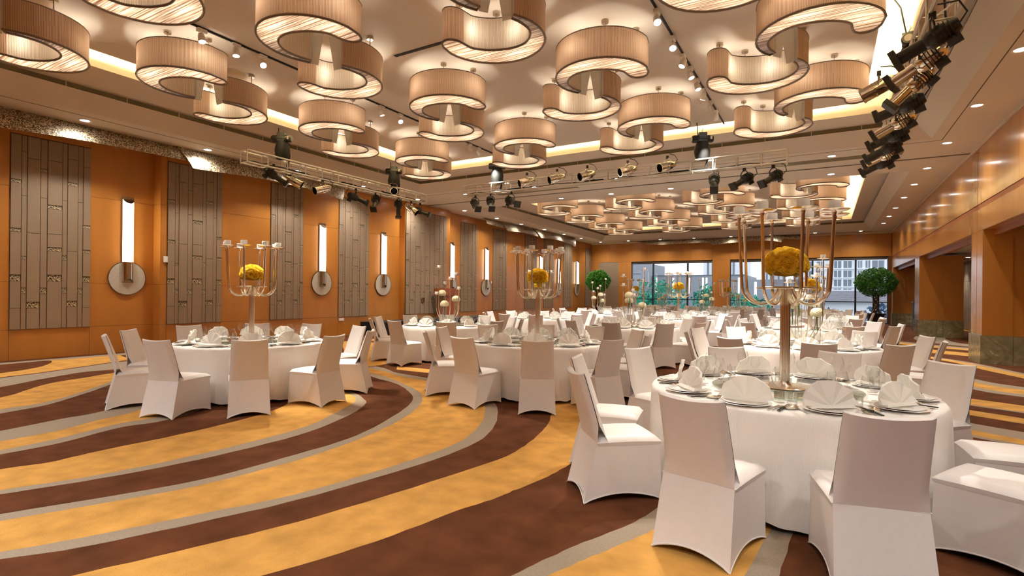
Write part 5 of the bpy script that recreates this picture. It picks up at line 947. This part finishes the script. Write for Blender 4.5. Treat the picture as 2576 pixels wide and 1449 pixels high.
def make_par(body, name):
    t = empty(name)
    MB().box(-.025, .025, -.02, .02, -.05, .02).build('clamp', 'black_metal', t, 0)
    MB().tube([(0, -.12, -.21), (0, -.12, -.09), (0, -.05, -.05), (0, .05, -.05), (0, .12, -.09), (0, .12, -.21)], .010, 6).build('yoke', 'chrome', t)
    bd = MB().lathe([(.001, -.24), (.05, -.235), (.075, -.20), (.08, -.15), (.104, -.10), (.104, .20), (.112, .20), (.112, .23), (.098, .23), (.098, -.05)], 22).xf(Matrix.Rotation(PI / 2, 4, 'Y')).build('can', body, t, loc=(0, 0, -.22))
    MB().lathe([(.001, .02), (.098, .02)], 20).xf(Matrix.Rotation(PI / 2, 4, 'Y')).build('lamp_face', 'black_matte', bd)
    MB().lathe([(.105, .05), (.110, .05), (.110, .065), (.105, .065)], 22).xf(Matrix.Rotation(PI / 2, 4, 'Y')).build('band', body, bd)
    MB().tube([(-.2, 0, -.14), (-.26, .05, -.05), (-.15, .08, .03), (-.02, .05, .06)], .008, 5).build('power_lead', 'cable', t)
    return t
def make_hoist():
    t = empty('chain_hoist')
    MB().lathe([(.001, -.24), (.075, -.24), (.09, -.21), (.09, .21), (.075, .24), (.001, .24)], 20).xf(Matrix.Rotation(PI / 2, 4, 'Y')).build('motor', 'black_metal', t)
    MB().box(-.09, .09, -.085, .085, -.06, .14).build('gear_case', 'black_metal', t, 0)
    m = MB(); m.grid(lambda u, v: ((.09 + .09 * math.sin(PI * min(1, v * .75 + .1))) * math.cos(2 * PI * u) * (1 + .1 * math.sin(6 * PI * u)), (.08 + .06 * math.sin(PI * min(1, v * .75 + .1))) * math.sin(2 * PI * u), -.06 - .42 * v), 18, 4, True)
    m.build('chain_bag', 'black_matte', t)
    MB().tube([(.13, .05, -.1), (.15, .07, -.4), (.10, .08, -.66)], .03, 6).build('sling', 'black_matte', t)
    m = MB(); pts = [(.012 * math.cos(i * 2.1), .012 * math.sin(i * 2.1), .14 + i * .04) for i in range(int((CEIL - ZT - TW - .75) / .04))]
    m.tube(pts, .010, 5).build('lift_chain', 'truss_metal', t)
    MB().tube([(-.1, .03, .1), (-.12, .1, .5), (-.05, .3, .9)], .011, 5).build('control_cable', 'cable', t)
    MB().box(.16, .20, -.092, -.088, -.03, .05).build('label_plate', 'plastic_white', t, 0)
    MB().lathe([(.001, 0), (.05, 0)], 16).xf(Matrix.Translation((-.242, 0, 0)) @ Matrix.Rotation(-PI / 2, 4, 'Y')).build('end_badge', 'plastic_white', t)
    return t
EB = Proto(make_ellipsoidal('black_metal', 'ellipsoidal_spotlight')); PC = Proto(make_par('chrome', 'par_can')); HO = Proto(make_hoist()); EC = Proto(make_ellipsoidal('chrome', 'ellipsoidal_spotlight'))
TL = {'A': 'the truss along the sconce wall', 'B': 'the truss across the room', 'C': 'the truss along the columns'}
FX = {}
def fix(P, kind, tr, x, y, z, dx, dy, dz, flip=False):
    o = P.get(); o.location = (x * K, y * K, z)
    d = Vector((dx, dy, dz)).normalized()
    o.rotation_euler = (0, 0, math.atan2(d.y, d.x))
    pitch = -math.asin(d.z)
    for ch in o.children:
        if ch.name.startswith(('barrel', 'can')): ch.rotation_euler = (0, pitch, 0)
    if flip: o.rotation_euler = (PI, 0, -math.atan2(d.y, d.x)); o.location.z = z
    for ch in o.children:
        if flip and ch.name.startswith(('barrel', 'can')): ch.rotation_euler = (0, -pitch, 0)
    lab = {'eb': 'black ellipsoidal stage spotlight clamped to %s', 'ec': 'chrome ellipsoidal stage spotlight clamped to %s', 'pc': 'chrome can stage light clamped to %s'}[kind] % TL[tr]
    tag(o, lab, 'stage light', lab); FX.setdefault((kind, tr), []).append(o)
LO = ZT - .03; UP = ZT + TW + .03
Tx = -10.55
fix(EB, 'eb', 'A', Tx, 7.5, ZT + .1, .45, .55, -.45); fix(PC, 'pc', 'A', Tx, 8.0, ZT + .05, .5, .5, -.4)
fix(PC, 'pc', 'A', Tx + .1, 8.75, LO, -.2, -.9, -.35); fix(EB, 'eb', 'A', Tx, 9.9, LO, .6, .5, -.35); fix(EB, 'eb', 'A', Tx, 10.6, LO, .3, -.5, -.6)
fix(PC, 'pc', 'A', Tx + .26, 11.0, ZT + TW + .1, .5, -.4, -.3); fix(EB, 'eb', 'A', Tx, 11.5, LO, .1, -.1, -1.2); fix(PC, 'pc', 'A', Tx, 12.05, LO, .5, .2, -.4); fix(EB, 'eb', 'A', Tx, 12.45, LO, .7, .3, -.3)
Ty = 12.17
for x in (-6.6, -5.75, -4.95, -3.95, -3.05): fix(PC, 'pc', 'B', x, Ty - .24, ZT + TW + .12, -.55 + random.uniform(-.1, .1), -.7, -.3)
for x, dx in ((-8.35, .5), (-7.85, .35), (-7.2, .9)): fix(EB, 'eb', 'B', x, Ty, LO, dx, -.4, -.4)
for x, dx in ((-2.1, .1), (-1.5, -.6), (-.95, -.6)): fix(EB, 'eb', 'B', x, Ty, LO, dx, -.6, -.5)
Rx = .95
for P_, kd, y, up, d in ((EB, 'eb', 6.35, 0, (-.8, .25, -.35)), (EC, 'ec', 6.95, 0, (-.75, .3, -.4)), (EC, 'ec', 7.6, 0, (-.5, .0, -.5)), (PC, 'pc', 8.75, 1, (-.8, .1, -.35)), (EB, 'eb', 8.4, 0, (-.8, .2, -.25)),
                        (EC, 'ec', 9.2, 0, (-.7, .2, -.35)), (EB, 'eb', 9.9, 0, (-.75, .2, -.3)), (EB, 'eb', 10.7, 0, (-.75, .2, -.35)), (EC, 'ec', 11.2, 0, (-.7, .2, -.3)), (EB, 'eb', 11.9, 0, (-.8, .2, -.35))):
    fix(P_, kd, 'C', Rx - (.1 if not up else .35), y, LO if not up else ZT + TW + .1, *d)
for (kd, tr), L_ in FX.items():
    nm = {'eb': 'black ellipsoidal stage spotlight', 'ec': 'chrome ellipsoidal stage spotlight', 'pc': 'chrome can stage light'}[kd]
    if tr == 'B': ordinal_labels(L_, lambda o: -o.location.x, nm + ', %s from the columns on ' + TL[tr])
    else: ordinal_labels(L_, lambda o: -o.location.y, nm + ', %s from the windows on ' + TL[tr])
hz_ = ZT + TW + .50
for x, y, rz, lab in ((Tx, 7.7, 0.5, 'column-far'), (Tx, 11.3, .5, ''), (-7.65, Ty, .5, ''), (-2.35, Ty, .4, ''), (Rx, 5.6, 1.4, ''), (Rx, 8.9, 1.4, '')):
    o = HO.get(); o.location = (x * K, y * K, hz_); o.rotation_euler = (0, 0, rz)
    tr = 'A' if x == Tx else ('C' if x == Rx else 'B')
    tag(o, 'black chain hoist over %s, the one nearer the %s' % (TL[tr], {7.7: 'windowless end', 11.3: 'windows', 5.6: 'windowless end', 8.9: 'windows'}.get(y, 'sconce wall' if x < -5 else 'columns')), 'hoist', 'chain hoists of %s' % TL[tr])
# ---------------------------------------------------------------- chairs
def chair_meshes():
    def ry(z):                                   # rear face profile
        if z < .43: return -.315 + (.315 - .215) * (z / .43) ** 1.25
        f = (z - .43) / .49; return -.215 - .145 * f ** 1.1
    def hw(z):
        if z < .43: return .232 - .018 * (z / .43)
        return .214 - .016 * ((z - .43) / .49)
    TOP = .92
    # skirt: four stretched faces with arched hems
    sk = MB()
    ct = [(-.214, .262), (.214, .262), (.214, -.213), (-.214, -.213)]; cbm = [(-.218, .280), (.218, .280), (.232, -.315), (-.232, -.315)]
    for s in range(4):
        a0, a1, b0, b1 = ct[s], ct[(s + 1) % 4], cbm[s], cbm[(s + 1) % 4]
        arch = .055 if s != 0 else .045
        nx = -(a1[1] - a0[1]); ny = (a1[0] - a0[0]); l = math.hypot(nx, ny); nx /= l; ny /= l
        if nx * (a0[0] + a1[0]) + ny * (a0[1] + a1[1] - .05) < 0: nx, ny = -nx, -ny
        def fn(u, v):
            g = 1 - v                              # v=0 bottom, v=1 top
            h = arch * (math.sin(PI * u)) ** .75
            if s == 2: k = v ** (1 / 1.25) if False else v
            tx = a0[0] + (a1[0] - a0[0]) * u; ty = a0[1] + (a1[1] - a0[1]) * u
            bx = b0[0] + (b1[0] - b0[0]) * u; by = b0[1] + (b1[1] - b0[1]) * u
            z = h + (.43 - h) * v; f = z / .43
            pin = -.018 * math.sin(PI * u) * (1 - f)
            return (bx + (tx - bx) * f + nx * pin, by + (ty - by) * f + ny * pin, z)
        sk.grid(fn, 12, 6)
    SK = sk.mesh('skirt', 'chair_fabric', 50)
    # hem roll
    hm = MB()
    for s in range(4):
        b0, b1 = cbm[s], cbm[(s + 1) % 4]; arch = .055 if s != 0 else .045
        mx_, my_ = (b0[0] + b1[0]) / 2, (b0[1] + b1[1]) / 2 + .02; l = math.hypot(mx_, my_)
        hm.tube([(b0[0] + (b1[0] - b0[0]) * u - mx_ / l * .018 * math.sin(PI * u), b0[1] + (b1[1] - b0[1]) * u - my_ / l * .018 * math.sin(PI * u), .004 + arch * math.sin(PI * u) ** .75) for u in [i / 12 for i in range(13)]], .005, 5)
    HM = hm.mesh('hem', 'chair_fabric', 50)
    # seat cushion
    se = MB()
    def sfn(u, v):
        x = (u - .5) * 2; y = (v - .5) * 2
        e = max(abs(x), abs(y)); z = .468 - .006 * (x * x + y * y) - .030 * max(0, (e - .86) / .14) ** 2
        return (x * .222, .030 + y * .245, z)
    se.grid(sfn, 14, 14)
    def rim(u, v):
        a = u * 4; s = int(a) % 4; t = a - int(a)
        c = [(-1, -1), (1, -1), (1, 1), (-1, 1)]
        p = c[s]; q = c[(s + 1) % 4]; x = p[0] + (q[0] - p[0]) * t; y = p[1] + (q[1] - p[1]) * t
        zt = .468 - .006 * (x * x + y * y) - .030
        return (x * (.222 - .006 * v), .030 + y * (.245 - .006 * v), zt - (zt - .405) * v)
    se.grid(rim, 40, 2, True)
    SE = se.mesh('seat', 'chair_fabric', 55)
    # backrest
    bk = MB()
    def bfn(side):
        def f(u, v):
            x = (u - .5) * 2; zt = TOP - .016 * (1 - x * x) ; z = .43 + (zt - .43) * v
            th = .085 - .035 * v
            y = ry(max(z, .43)) + (.028 * x * x - .004) * (v) * (1 if True else 0)
            yy = y + (th if side else 0) - (0 if side else 0)
            edge = max(0, (abs(x) - .88) / .12)
            yy += (-.5 if side else .5) * th * edge ** 2 * .9 * min(1, v * 4)
            return (x * hw(max(z, .43)), yy, z)
        return f
    bk.grid(lambda u, v: bfn(0)(u, v), 14, 12)
    bk.grid(lambda u, v: bfn(1)(1 - u, v), 14, 12)
    bk.grid(lambda u, v: tuple(Vector(bfn(0)(u, 1)).lerp(Vector(bfn(1)(u, 1)), v) + Vector((0, 0, .010 * math.sin(PI * v)))), 14, 3)
    BK = bk.mesh('backrest', 'chair_fabric', 50)
    return SK, HM, SE, BK
SK, HM, SE, BK = chair_meshes()
def make_chair():
    t = empty('banquet_chair')
    s = link('skirt', SK, t); link('hem', HM, s); link('seat', SE, t); link('backrest', BK, t)
    return t
chair = Proto(make_chair())

# ---------------------------------------------------------------- table things
TZ = .75; TR = 1.035
def cloth_mesh(seed):
    rnd = random.Random(seed); n = 17 + seed % 4; ph = [rnd.uniform(0, 6.28) for _ in range(4)]
    def off(a): return .5 * math.sin(n * a + ph[0]) + .3 * math.sin((n // 2 + 2) * a + ph[1]) + .2 * math.sin((2 * n + 3) * a + ph[2])
    m = MB()
    prof = [(0, 0.0), (.35, .0), (.7, .0), (.985, .0)]
    def fn(u, v):
        a = 2 * PI * u
        if v < .25: return (TR * .985 * v / .25 * math.cos(a), TR * .985 * v / .25 * math.sin(a), TZ)
        g = (v - .25) / .75
        r = TR * .985 + .022 * min(1, g * 8) ** .5
        z = TZ - .012 * min(1, g * 8) ** 2 - (TZ - .055) * max(0, g - .04) / .96
        d = max(0, g - .05)
        r += d * .018 + (.030 * off(a)) * d ** .8
        z += .02 * d * off(a + .4)
        return (r * math.cos(a), r * math.sin(a), z)
    m.grid(fn, 168, 20, True)
    return m.mesh('tablecloth', 'cloth', 60)
CLOTH = [cloth_mesh(s) for s in range(4)]
def make_table():
    t = empty('round_table')
    MB().lathe([(.001, .715), (.98, .715), (1.0, .72), (1.0, .74), (.98, .745), (.001, .745)], 48).build('tabletop', 'lectern_wood', t)
    for k in range(4):
        a = PI / 4 + k * PI / 2; MB().tube([(.7 * math.cos(a), .7 * math.sin(a), 0), (.62 * math.cos(a), .62 * math.sin(a), .715)], .018, 8).build('leg', 'black_metal', t)
    return t
table = Proto(make_table())
SUS = MB().lathe([(.001, .006), (.54, .006), (.548, .010), (.548, .016), (.54, .019), (.001, .019)], 56).mesh('glass_disc', 'green_glass', 30)
SUSB = MB().lathe([(.14, 0.001), (.15, .001), (.15, .006), (.001, .006)], 32).mesh('bearing', 'silver', 30)
def sus_thing():
    t = empty('lazy_susan'); link('glass_disc', SUS, t); link('bearing', SUSB, t); return t
sus = Proto(sus_thing())
PL1 = MB().lathe([(.001, .006), (.09, .006), (.115, .010), (.168, .019), (.171, .017), (.105, .004), (.08, .001), (.001, .001)], 32).mesh('plate', 'porcelain', 60)
PL2 = MB().lathe([(.001, .006), (.07, .006), (.095, .011), (.142, .018), (.144, .016), (.085, .004), (.06, .001), (.001, .001)], 32).mesh('plate', 'porcelain', 60)
def napkin_mesh():
    m = MB(); N = 5; R = .175
    F = []; 
    for i in range(2 * N + 1):
        f = i / (2 * N); a = math.radians(4 + 172 * f)
        zig = .010 * (1 if i % 2 else -1)
        r = R * (1 - .045 * (i % 2)) * (1 + .10 * math.sin(a) )
        F.append((r * math.cos(a), zig, .82 * r * math.sin(a)))
    piv = 3
    n = len(F)
    # front pleated face, leaning back with height; back face behind it
    lean = .28
    def P(x, y, z, b): return (x, y + lean * z + b, z + .004)
    rings = (.10, .45, .8, 1.0)
    for b, rev in ((0, False), (.016, True)):
        vs = []; fs = []
        for k in rings:
            for i, (x, y, z) in enumerate(F): vs.append(P(x * k, y * k * (1 if not rev else .6), z * k, b))
        for j in range(len(rings) - 1):
            for i in range(n - 1):
                q = (j * n + i, j * n + i + 1, (j + 1) * n + i + 1, (j + 1) * n + i); fs.append(q if not rev else q[::-1])
        m.add(vs, fs)
    # rim strip joining the two faces
    k = rings[-1]; vs = []
    for (x, y, z) in F: vs += [P(x * k, y * k, z * k, 0), P(x * k, y * k * .6, z * k, .016)]
    m.add(vs, [(2 * i, 2 * i + 1, 2 * i + 3, 2 * i + 2) for i in range(n - 1)])
    return m.mesh('fan', 'napkin', 20)
NAPF = napkin_mesh()
fold = MB(); fold.add([(-.15, -.03, .002), (.15, -.03, .002), (.11, .10, .002), (-.11, .10, .002), (-.13, -.012, .016), (.13, -.012, .016), (.10, .09, .016), (-.10, .09, .016)], [(3, 2, 1, 0), (4, 5, 6, 7), (0, 1, 5, 4), (1, 2, 6, 5), (2, 3, 7, 6), (3, 0, 4, 7)])
NAPB = fold.mesh('base_fold', 'napkin', 0)
def nap_thing():
    t = empty('napkin'); link('fan', NAPF, t); link('base_fold', NAPB, t); return t
nap = Proto(nap_thing())
def stem_glass(rb, hb, hs, rt, name):
    pr = [(.001, .004), (.034, .003), (.036, .0045), (.012, .008), (.0045, .02), (.004, hs * .6), (.005, hs - .006), (rb * .45, hs + .004), (rb * .85, hs + hb * .22), (rb, hs + hb * .45), (rb * .97, hs + hb * .62), (rt, hs + hb)]
    return MB().lathe(pr, 20).mesh(name, 'clear_glass', 80)
WG1 = stem_glass(.050, .12, .115, .036, 'wine_glass'); WG2 = stem_glass(.041, .095, .09, .031, 'wine_glass')
TUM = MB().lathe([(.001, .004), (.030, .004), (.034, .09), (.036, .09), (.033, .0), (.001, .0)], 20).mesh('tumbler', 'clear_glass', 60)
def cutlery(kind):
    m = MB()
    if kind == 'knife': m.box(-.007, .007, -.11, 0, .001, .007); m.prism([(-.007, 0), (.008, 0), (.010, .08), (.002, .115), (-.006, .09)], .002, .004)
    if kind == 'fork':
        m.box(-.005, .005, -.11, .03, .001, .004); m.prism([(-.005, .03), (.005, .03), (.012, .05), (-.012, .05)], .001, .004)
        for i in range(4): m.box(-.012 + i * .0068, -.0085 + i * .0068, .05, .095, .002, .004)
    if kind == 'spoon':
        m.box(-.005, .005, -.11, .04, .001, .005); m.lathe([(.001, 0), (.4, .03), (.8, .1), (1, .3)], 14); s0 = len(m.v) - 56
        m.xf(Matrix.Translation((0, .065, .001)) @ Matrix.Diagonal((.018, .030, .02, 1)), s0)
    return m.mesh(kind, 'silver', 40)
CUT = {k: cutlery(k) for k in ('knife', 'fork', 'spoon')}
chs = MB().box(-.009, -.003, -.12, .12, .006, .012).box(.003, .009, -.12, .12, .006, .012); CHS = chs.mesh('chopsticks', 'black_metal', 0)
RES = MB().lathe([(.001, .003), (.6, .004), (.85, .009), (1.0, .02), (1.03, .018), (.85, .004), (.6, .0), (.001, 0)], 20).xf(Matrix.Diagonal((.030, .052, 1, 1))).mesh('spoon_rest', 'gold', 60)
CDL = MB().lathe([(.001, 0), (.043, 0), (.044, .004), (.044, .068), (.041, .072), (.001, .070)], 20).mesh('wax_body', 'wax', 40)
WCK = MB().tube([(0, 0, .069), (.001, 0, .082)], .0015, 5).mesh('wick', 'wick', 0)
def candle_thing():
    t = empty('candle'); link('wax_body', CDL, t); link('wick', WCK, t); return t
candle = Proto(candle_thing())
DISH = MB().lathe([(.001, -.002), (.05, -.002), (.085, .003), (.102, .011), (.104, .009), (.086, -.001), (.05, -.006), (.018, -.010), (.013, -.03)], 24).mesh('dish', 'gold', 60)
def make_tall():
    t = empty('tall_candelabrum')
    MB().lathe([(.001, 0), (.19, 0), (.195, .004), (.19, .010), (.05, .014), (.040, .03), (.036, .05)], 40).build('foot', 'gold', t)
    m = MB(); nf = 16
    m.grid(lambda u, v: ((.034 + .0035 * math.cos(2 * PI * u * nf)) * math.cos(2 * PI * u), (.034 + .0035 * math.cos(2 * PI * u * nf)) * math.sin(2 * PI * u), .04 + .74 * v), 96, 1, True)
    m.build('fluted_stem', 'gold', t, 80)
    MB().lathe([(.001, .785), (.21, .785), (.215, .79), (.215, .798), (.21, .802), (.001, .802)], 40).build('tray', 'gold', t)
    for k in range(8):
        a = 2 * PI * k / 8 + .2; c, s = math.cos(a), math.sin(a)
        pr = [(.055, .785), (.075, .735), (.115, .685), (.175, .662), (.235, .672), (.285, .705), (.322, .76), (.334, .83)] + [(.334 + .026 * f, .83 + .53 * f) for f in (.33, .66, 1.0)]
        MB().tube([tuple(p) for p in catmull([(r * c, r * s, z) for r, z in pr], 3)], .0125, 8).build('arm', 'gold', t)
        link('dish', DISH, t, (.360 * c, .360 * s, 1.372))
    return t
tall = Proto(make_tall())
LOWH = [(0.0, 1.28), (1.05, 1.02), (2.1, .80), (3.14, 1.14), (4.2, .92), (5.25, .68)]
def make_low():
    t = empty('low_candelabrum')
    MB().lathe([(.001, 0), (.16, 0), (.165, .005), (.16, .012), (.03, .02), (.025, .10), (.001, .11)], 36).build('foot', 'gold', t)
    for a, h in LOWH:
        c, s = math.cos(a), math.sin(a); R = .27
        pr = [(.02, .05), (.06, .06), (.13, .10), (.20, .18), (.25, .29), (R, .42), (R, .5), (R, h)]
        MB().tube([tuple(p) for p in catmull([(r * c, r * s, z) for r, z in pr], 3)], .009, 7).build('arm', 'gold', t)
        link('dish', DISH, t, (R * c, R * s, h + .012)).scale = (.8, .8, .8)
    return t
low = Proto(make_low())
BOWL = MB().lathe([(.001, .003), (.095, .003), (.10, .008), (.10, .115), (.097, .115), (.096, .012), (.001, .010)], 32).mesh('glass_bowl', 'clear_glass', 60)
CYL = {h: MB().lathe([(.001, .003), (.045, .003), (.048, .01), (.048, h), (.045, h), (.044, .012), (.001, .010)], 24).mesh('cylinder_vase', 'clear_glass', 60) for h in (.42, .53, .66)}
def rose_mesh():
    m = MB()
    for ring, (n, r, h, fl, tw) in enumerate(((3, .010, .022, .2, 0), (4, .017, .020, .5, .4), (5, .025, .016, .9, .1), (6, .032, .008, 1.5, .5))):
        for k in range(n):
            a0 = 2 * PI * k / n + tw; wd = 2 * PI / n * .72
            def f(u, v):
                a = a0 + (u - .5) * 2 * wd; rr = r * (.55 + .45 * v ** .7) + fl * .006 * v * v - .004 * (2 * u - 1) ** 2 * v
                return (rr * math.cos(a), rr * math.sin(a), -.012 + (h + .012) * v - .004 * (2 * u - 1) ** 2 * v - fl * .003 * max(0, v - .7) / .3)
            m.grid(f, 4, 3)
    return m.mesh('rose', 'rose', 60)
ROSE = rose_mesh()
def make_roses():
    t = empty('rose_bouquet')
    MB().lathe([(.001, -.02), (.08, -.01), (.11, .03), (.122, .07), (.11, .125), (.065, .165), (.001, .18)], 20).build('foliage_core', 'rose', t)
    n = 44
    for i in range(n):
        u = 1 - 1.18 * (i + .5) / n; a = i * 2.39996; q = math.sqrt(max(0, 1 - u * u))
        d = Vector((q * math.cos(a), q * math.sin(a), u))
        p = Vector((d.x * .142, d.y * .142, .066 + d.z * .130))
        o = link('rose', ROSE, t, p); k = random.uniform(1.3, 1.65); o.scale = (k, k, k)
        o.rotation_euler = d.to_track_quat('Z', 'Y').to_euler()
    return t
roses = Proto(make_roses())
def ball_mesh():
    rnd = random.Random(2); m = MB()
    m.lathe([(.001, -.055), (.07, -.045), (.088, -.01), (.085, .03), (.055, .062), (.001, .075)], 20)
    for i in range(150):
        u = 1 - 1.55 * (i + .5) / 150; a = i * 2.39996; q = math.sqrt(max(0, 1 - u * u)); d = Vector((q * math.cos(a), q * math.sin(a), u))
        c = Vector((d.x * .094, d.y * .094, .0 + d.z * .080)); e = d.orthogonal().normalized(); g = d.cross(e); tw = rnd.uniform(0, 1.5)
        for k in range(4):
            w = tw + k * PI / 2; p = e * math.cos(w) + g * math.sin(w); p2 = e * math.cos(w + .8) + g * math.sin(w + .8); p3 = e * math.cos(w - .8) + g * math.sin(w - .8)
            m.add([c, c + p3 * .011 + d * .004, c + p * .017 + d * .005, c + p2 * .011 + d * .004], [(0, 1, 2, 3)])
    return m.mesh('florets', 'hydrangea', 0)
BALL = ball_mesh()
STEMB = MB().tube([(0, 0, -.05), (.005, 0, -.30)], .006, 5).tube([(.01, .01, -.05), (-.012, .012, -.28)], .005, 5).mesh('stalks', 'stem_green', 0)
def make_ball():
    t = empty('hydrangea_ball'); link('florets', BALL, t); link('stalks', STEMB, t); return t
hyd = Proto(make_ball())

# ---------------------------------------------------------------- lay out the tables
ROWT = {'A': 'sconce-wall', 'B': 'middle-row', 'C': 'column-side'}
TABLES = []
def T(row, ys, X, types, phases):
    n = len(ys)
    for i, y in enumerate(ys): TABLES.append((row, X[i] if isinstance(X, list) else X, y, types[i], phases[i], '%s %s table from the windows' % (ORD[n - i], ROWT[row])))
T('C', [4.50, 8.70, 12.9, 16.8, 21.0, 25.2], [-.26, -.28, -.27, -.27, -.27, -.27], 'TLTLTL', [-103.6, -85, -100, -92, -80, -100])
T('B', [6.87, 11.4, 15.7, 19.9, 24.6, 28.6], [-3.6, -3.62, -3.65, -3.65, -3.65, -3.65], 'TLTLTL', [-101, -88, -95, -84, -100, -90])
T('A', [4.55, 9.25, 13.55, 18.2, 22.5, 26.9], [-6.85, -7.05, -7.05, -7.05, -7.05, -7.05], 'TLTLTL', [-70, -88, -100, -82, -95, -90])
def seat_word(angs, k):   # which seat, counted clockwise from the one on the window side
    a = [(90 - v) % 360 for v in angs]; order = sorted(range(len(a)), key=lambda i: (a[i] + 18) % 360)
    n = order.index(k)
    return 'window-side seat' if n == 0 else '%s seat clockwise from window side' % ORD[n]
for ti, (row, x, y, typ, ph, tp) in enumerate(TABLES):
    X, Y = x * K, y * K; dist = math.hypot(X, Y)
    lod = 0 if dist < 10.2 else (1 if dist < 18 else 2)
    rnd = random.Random(100 + ti)
    o = table.get(); o.location = (X, Y, 0); o.rotation_euler = (0, 0, rnd.uniform(0, 1)); tag(o, 'round folding table under white cloth, %s' % tp, 'table', 'round banquet tables')
    c = link('tablecloth', CLOTH[ti % 4]); c.location = (X, Y, .0); c.rotation_euler = (0, 0, rnd.uniform(0, 6)); tag(c, 'white floor-length cloth draped over the %s' % tp, 'tablecloth', 'white tablecloths')
    o = sus.get(); o.location = (X, Y, TZ + .001); tag(o, 'round glass turntable on the %s' % tp, 'lazy susan', 'glass turntables')
    zs = TZ + .021
    if typ == 'T':
        o = tall.get(); o.location = (X, Y, zs); rz = rnd.uniform(0, .78) if ti else .17; o.rotation_euler = (0, 0, rz)
        tag(o, 'tall eight-armed metal candelabrum on the %s' % tp, 'candelabrum', 'tall candelabra')
        for k in range(8):
            a = 2 * PI * k / 8 + .2 + rz; q = candle.get(); q.location = (X + .360 * math.cos(a), Y + .360 * math.sin(a), zs + 1.372 + .004)
            tag(q, 'pillar candle, %s, %s' % (seat_word([math.degrees(rz + .2) + 45 * w_ for w_ in range(8)], k).replace('seat', 'arm'), tp), 'candle', 'candles on tall candelabrum, %s' % tp)
        b = link('glass_bowl', BOWL); b.location = (X, Y, zs + .803); tag(b, 'clear glass bowl holding yellow roses, %s' % tp, 'vase', 'rose bowls')
        r = roses.get(); r.location = (X, Y, zs + .803 + .10); r.rotation_euler = (0, 0, rnd.uniform(0, 6)); tag(r, 'dome of yellow roses on the candelabrum, %s' % tp, 'flowers', 'yellow rose domes')
    else:
        o = low.get(); o.location = (X, Y, zs); rz = rnd.uniform(0, 6.28); o.rotation_euler = (0, 0, rz)
        tag(o, 'candelabrum with six arms of stepped heights on the %s' % tp, 'candelabrum', 'stepped candelabra')
        for kk, (a, h) in enumerate(LOWH):
            q = candle.get(); q.location = (X + .27 * math.cos(a + rz), Y + .27 * math.sin(a + rz), zs + h + .016); q.scale = (.8, .8, .8)
            tag(q, '%s small candle of the stepped candelabrum, %s' % (('highest', 'third highest', 'second lowest', 'second highest', 'third lowest', 'lowest')[kk], tp), 'candle', 'candles on stepped candelabrum, %s' % tp)
        for k, h in enumerate((.42, .53, .66)):
            a = rz + .5 + k * 2.09; vx, vy = X + .20 * math.cos(a), Y + .20 * math.sin(a)
            v = link('cylinder_vase', CYL[h]); v.location = (vx, vy, zs); hl = ('shortest', 'middle', 'tallest')[k]
            tag(v, '%s glass cylinder vase on the %s' % (hl, tp), 'vase', 'glass cylinder vases')
            q = hyd.get(); q.location = (vx, vy, zs + h + .05); q.rotation_euler = (0, 0, a); tag(q, 'cream flower ball in the %s vase, %s' % (hl, tp), 'flowers', 'cream flower balls')
    for k in range(10):
        ang = ph + 36 * k; a = math.radians(ang + rnd.uniform(-3, 3)); rr = 1.395 + rnd.uniform(-.02, .05)
        o = chair.get(); o.location = (X + rr * math.cos(a), Y + rr * math.sin(a), .001)
        o.rotation_euler = (0, 0, a + PI / 2 + math.radians(rnd.uniform(-7, 7)))
        se_ = seat_word([ph + 36 * q for q in range(10)], k)
        tag(o, 'white covered chair, %s, %s' % (se_, tp), 'chair', 'covered chairs at the %s' % tp)
        a = math.radians(ang); ux, uy = math.cos(a), math.sin(a); sx, sy = -uy, ux     # s points to the sitter's right side... along the rim
        R0 = .835
        def put(d, name, r, s, z, rz, label, cat, scale=None):
            q = link(name, d) if not isinstance(d, Proto) else d.get()
            q.location = (X + ux * r + sx * s, Y + uy * r + sy * s, z); q.rotation_euler = (0, 0, a + rz)
            if scale: q.scale = (scale,) * 3
            tag(q, '%s, %s, %s' % (label, se_, tp), cat, '%s settings on the %s' % (cat, tp))
        put(PL1, 'plate', R0, 0, TZ + .001, 0, 'white show plate', 'plate')
        zn = TZ + .021
        if lod < 2:
            put(PL2, 'plate', R0, 0, TZ + .008, 0, 'smaller white plate', 'plate'); zn = TZ + .027
        put(nap, 'napkin', R0 + .0, 0, zn, PI / 2 + rnd.uniform(-.25, .25), 'fan-folded napkin', 'napkin', rnd.uniform(.95, 1.08))
        put(WG1, 'wine_glass', .615, .15, TZ + .001, 0, 'large wine glass', 'wine glass')
        if lod < 2: put(WG2, 'wine_glass', .605, .045, TZ + .001, 0, 'small wine glass', 'wine glass')
        if lod < 1:
            put(TUM, 'tumbler', .64, .245, TZ + .001, 0, 'clear tumbler', 'tumbler')
            put(CUT['knife'], 'knife', R0, .185, TZ + .001, PI / 2, 'silver knife', 'knife')
            put(CUT['spoon'], 'spoon', R0, .215, TZ + .001, PI / 2, 'silver spoon', 'spoon')
            put(CUT['fork'], 'fork', R0, -.185, TZ + .001, PI / 2, 'silver fork', 'fork')
            put(RES, 'spoon_rest', R0 - .03, -.235, TZ + .001, .4, 'gold spoon rest', 'spoon rest')
            put(CHS, 'chopsticks', R0 - .01, .245, TZ + .001, PI / 2 + .06, 'dark chopsticks', 'chopsticks')
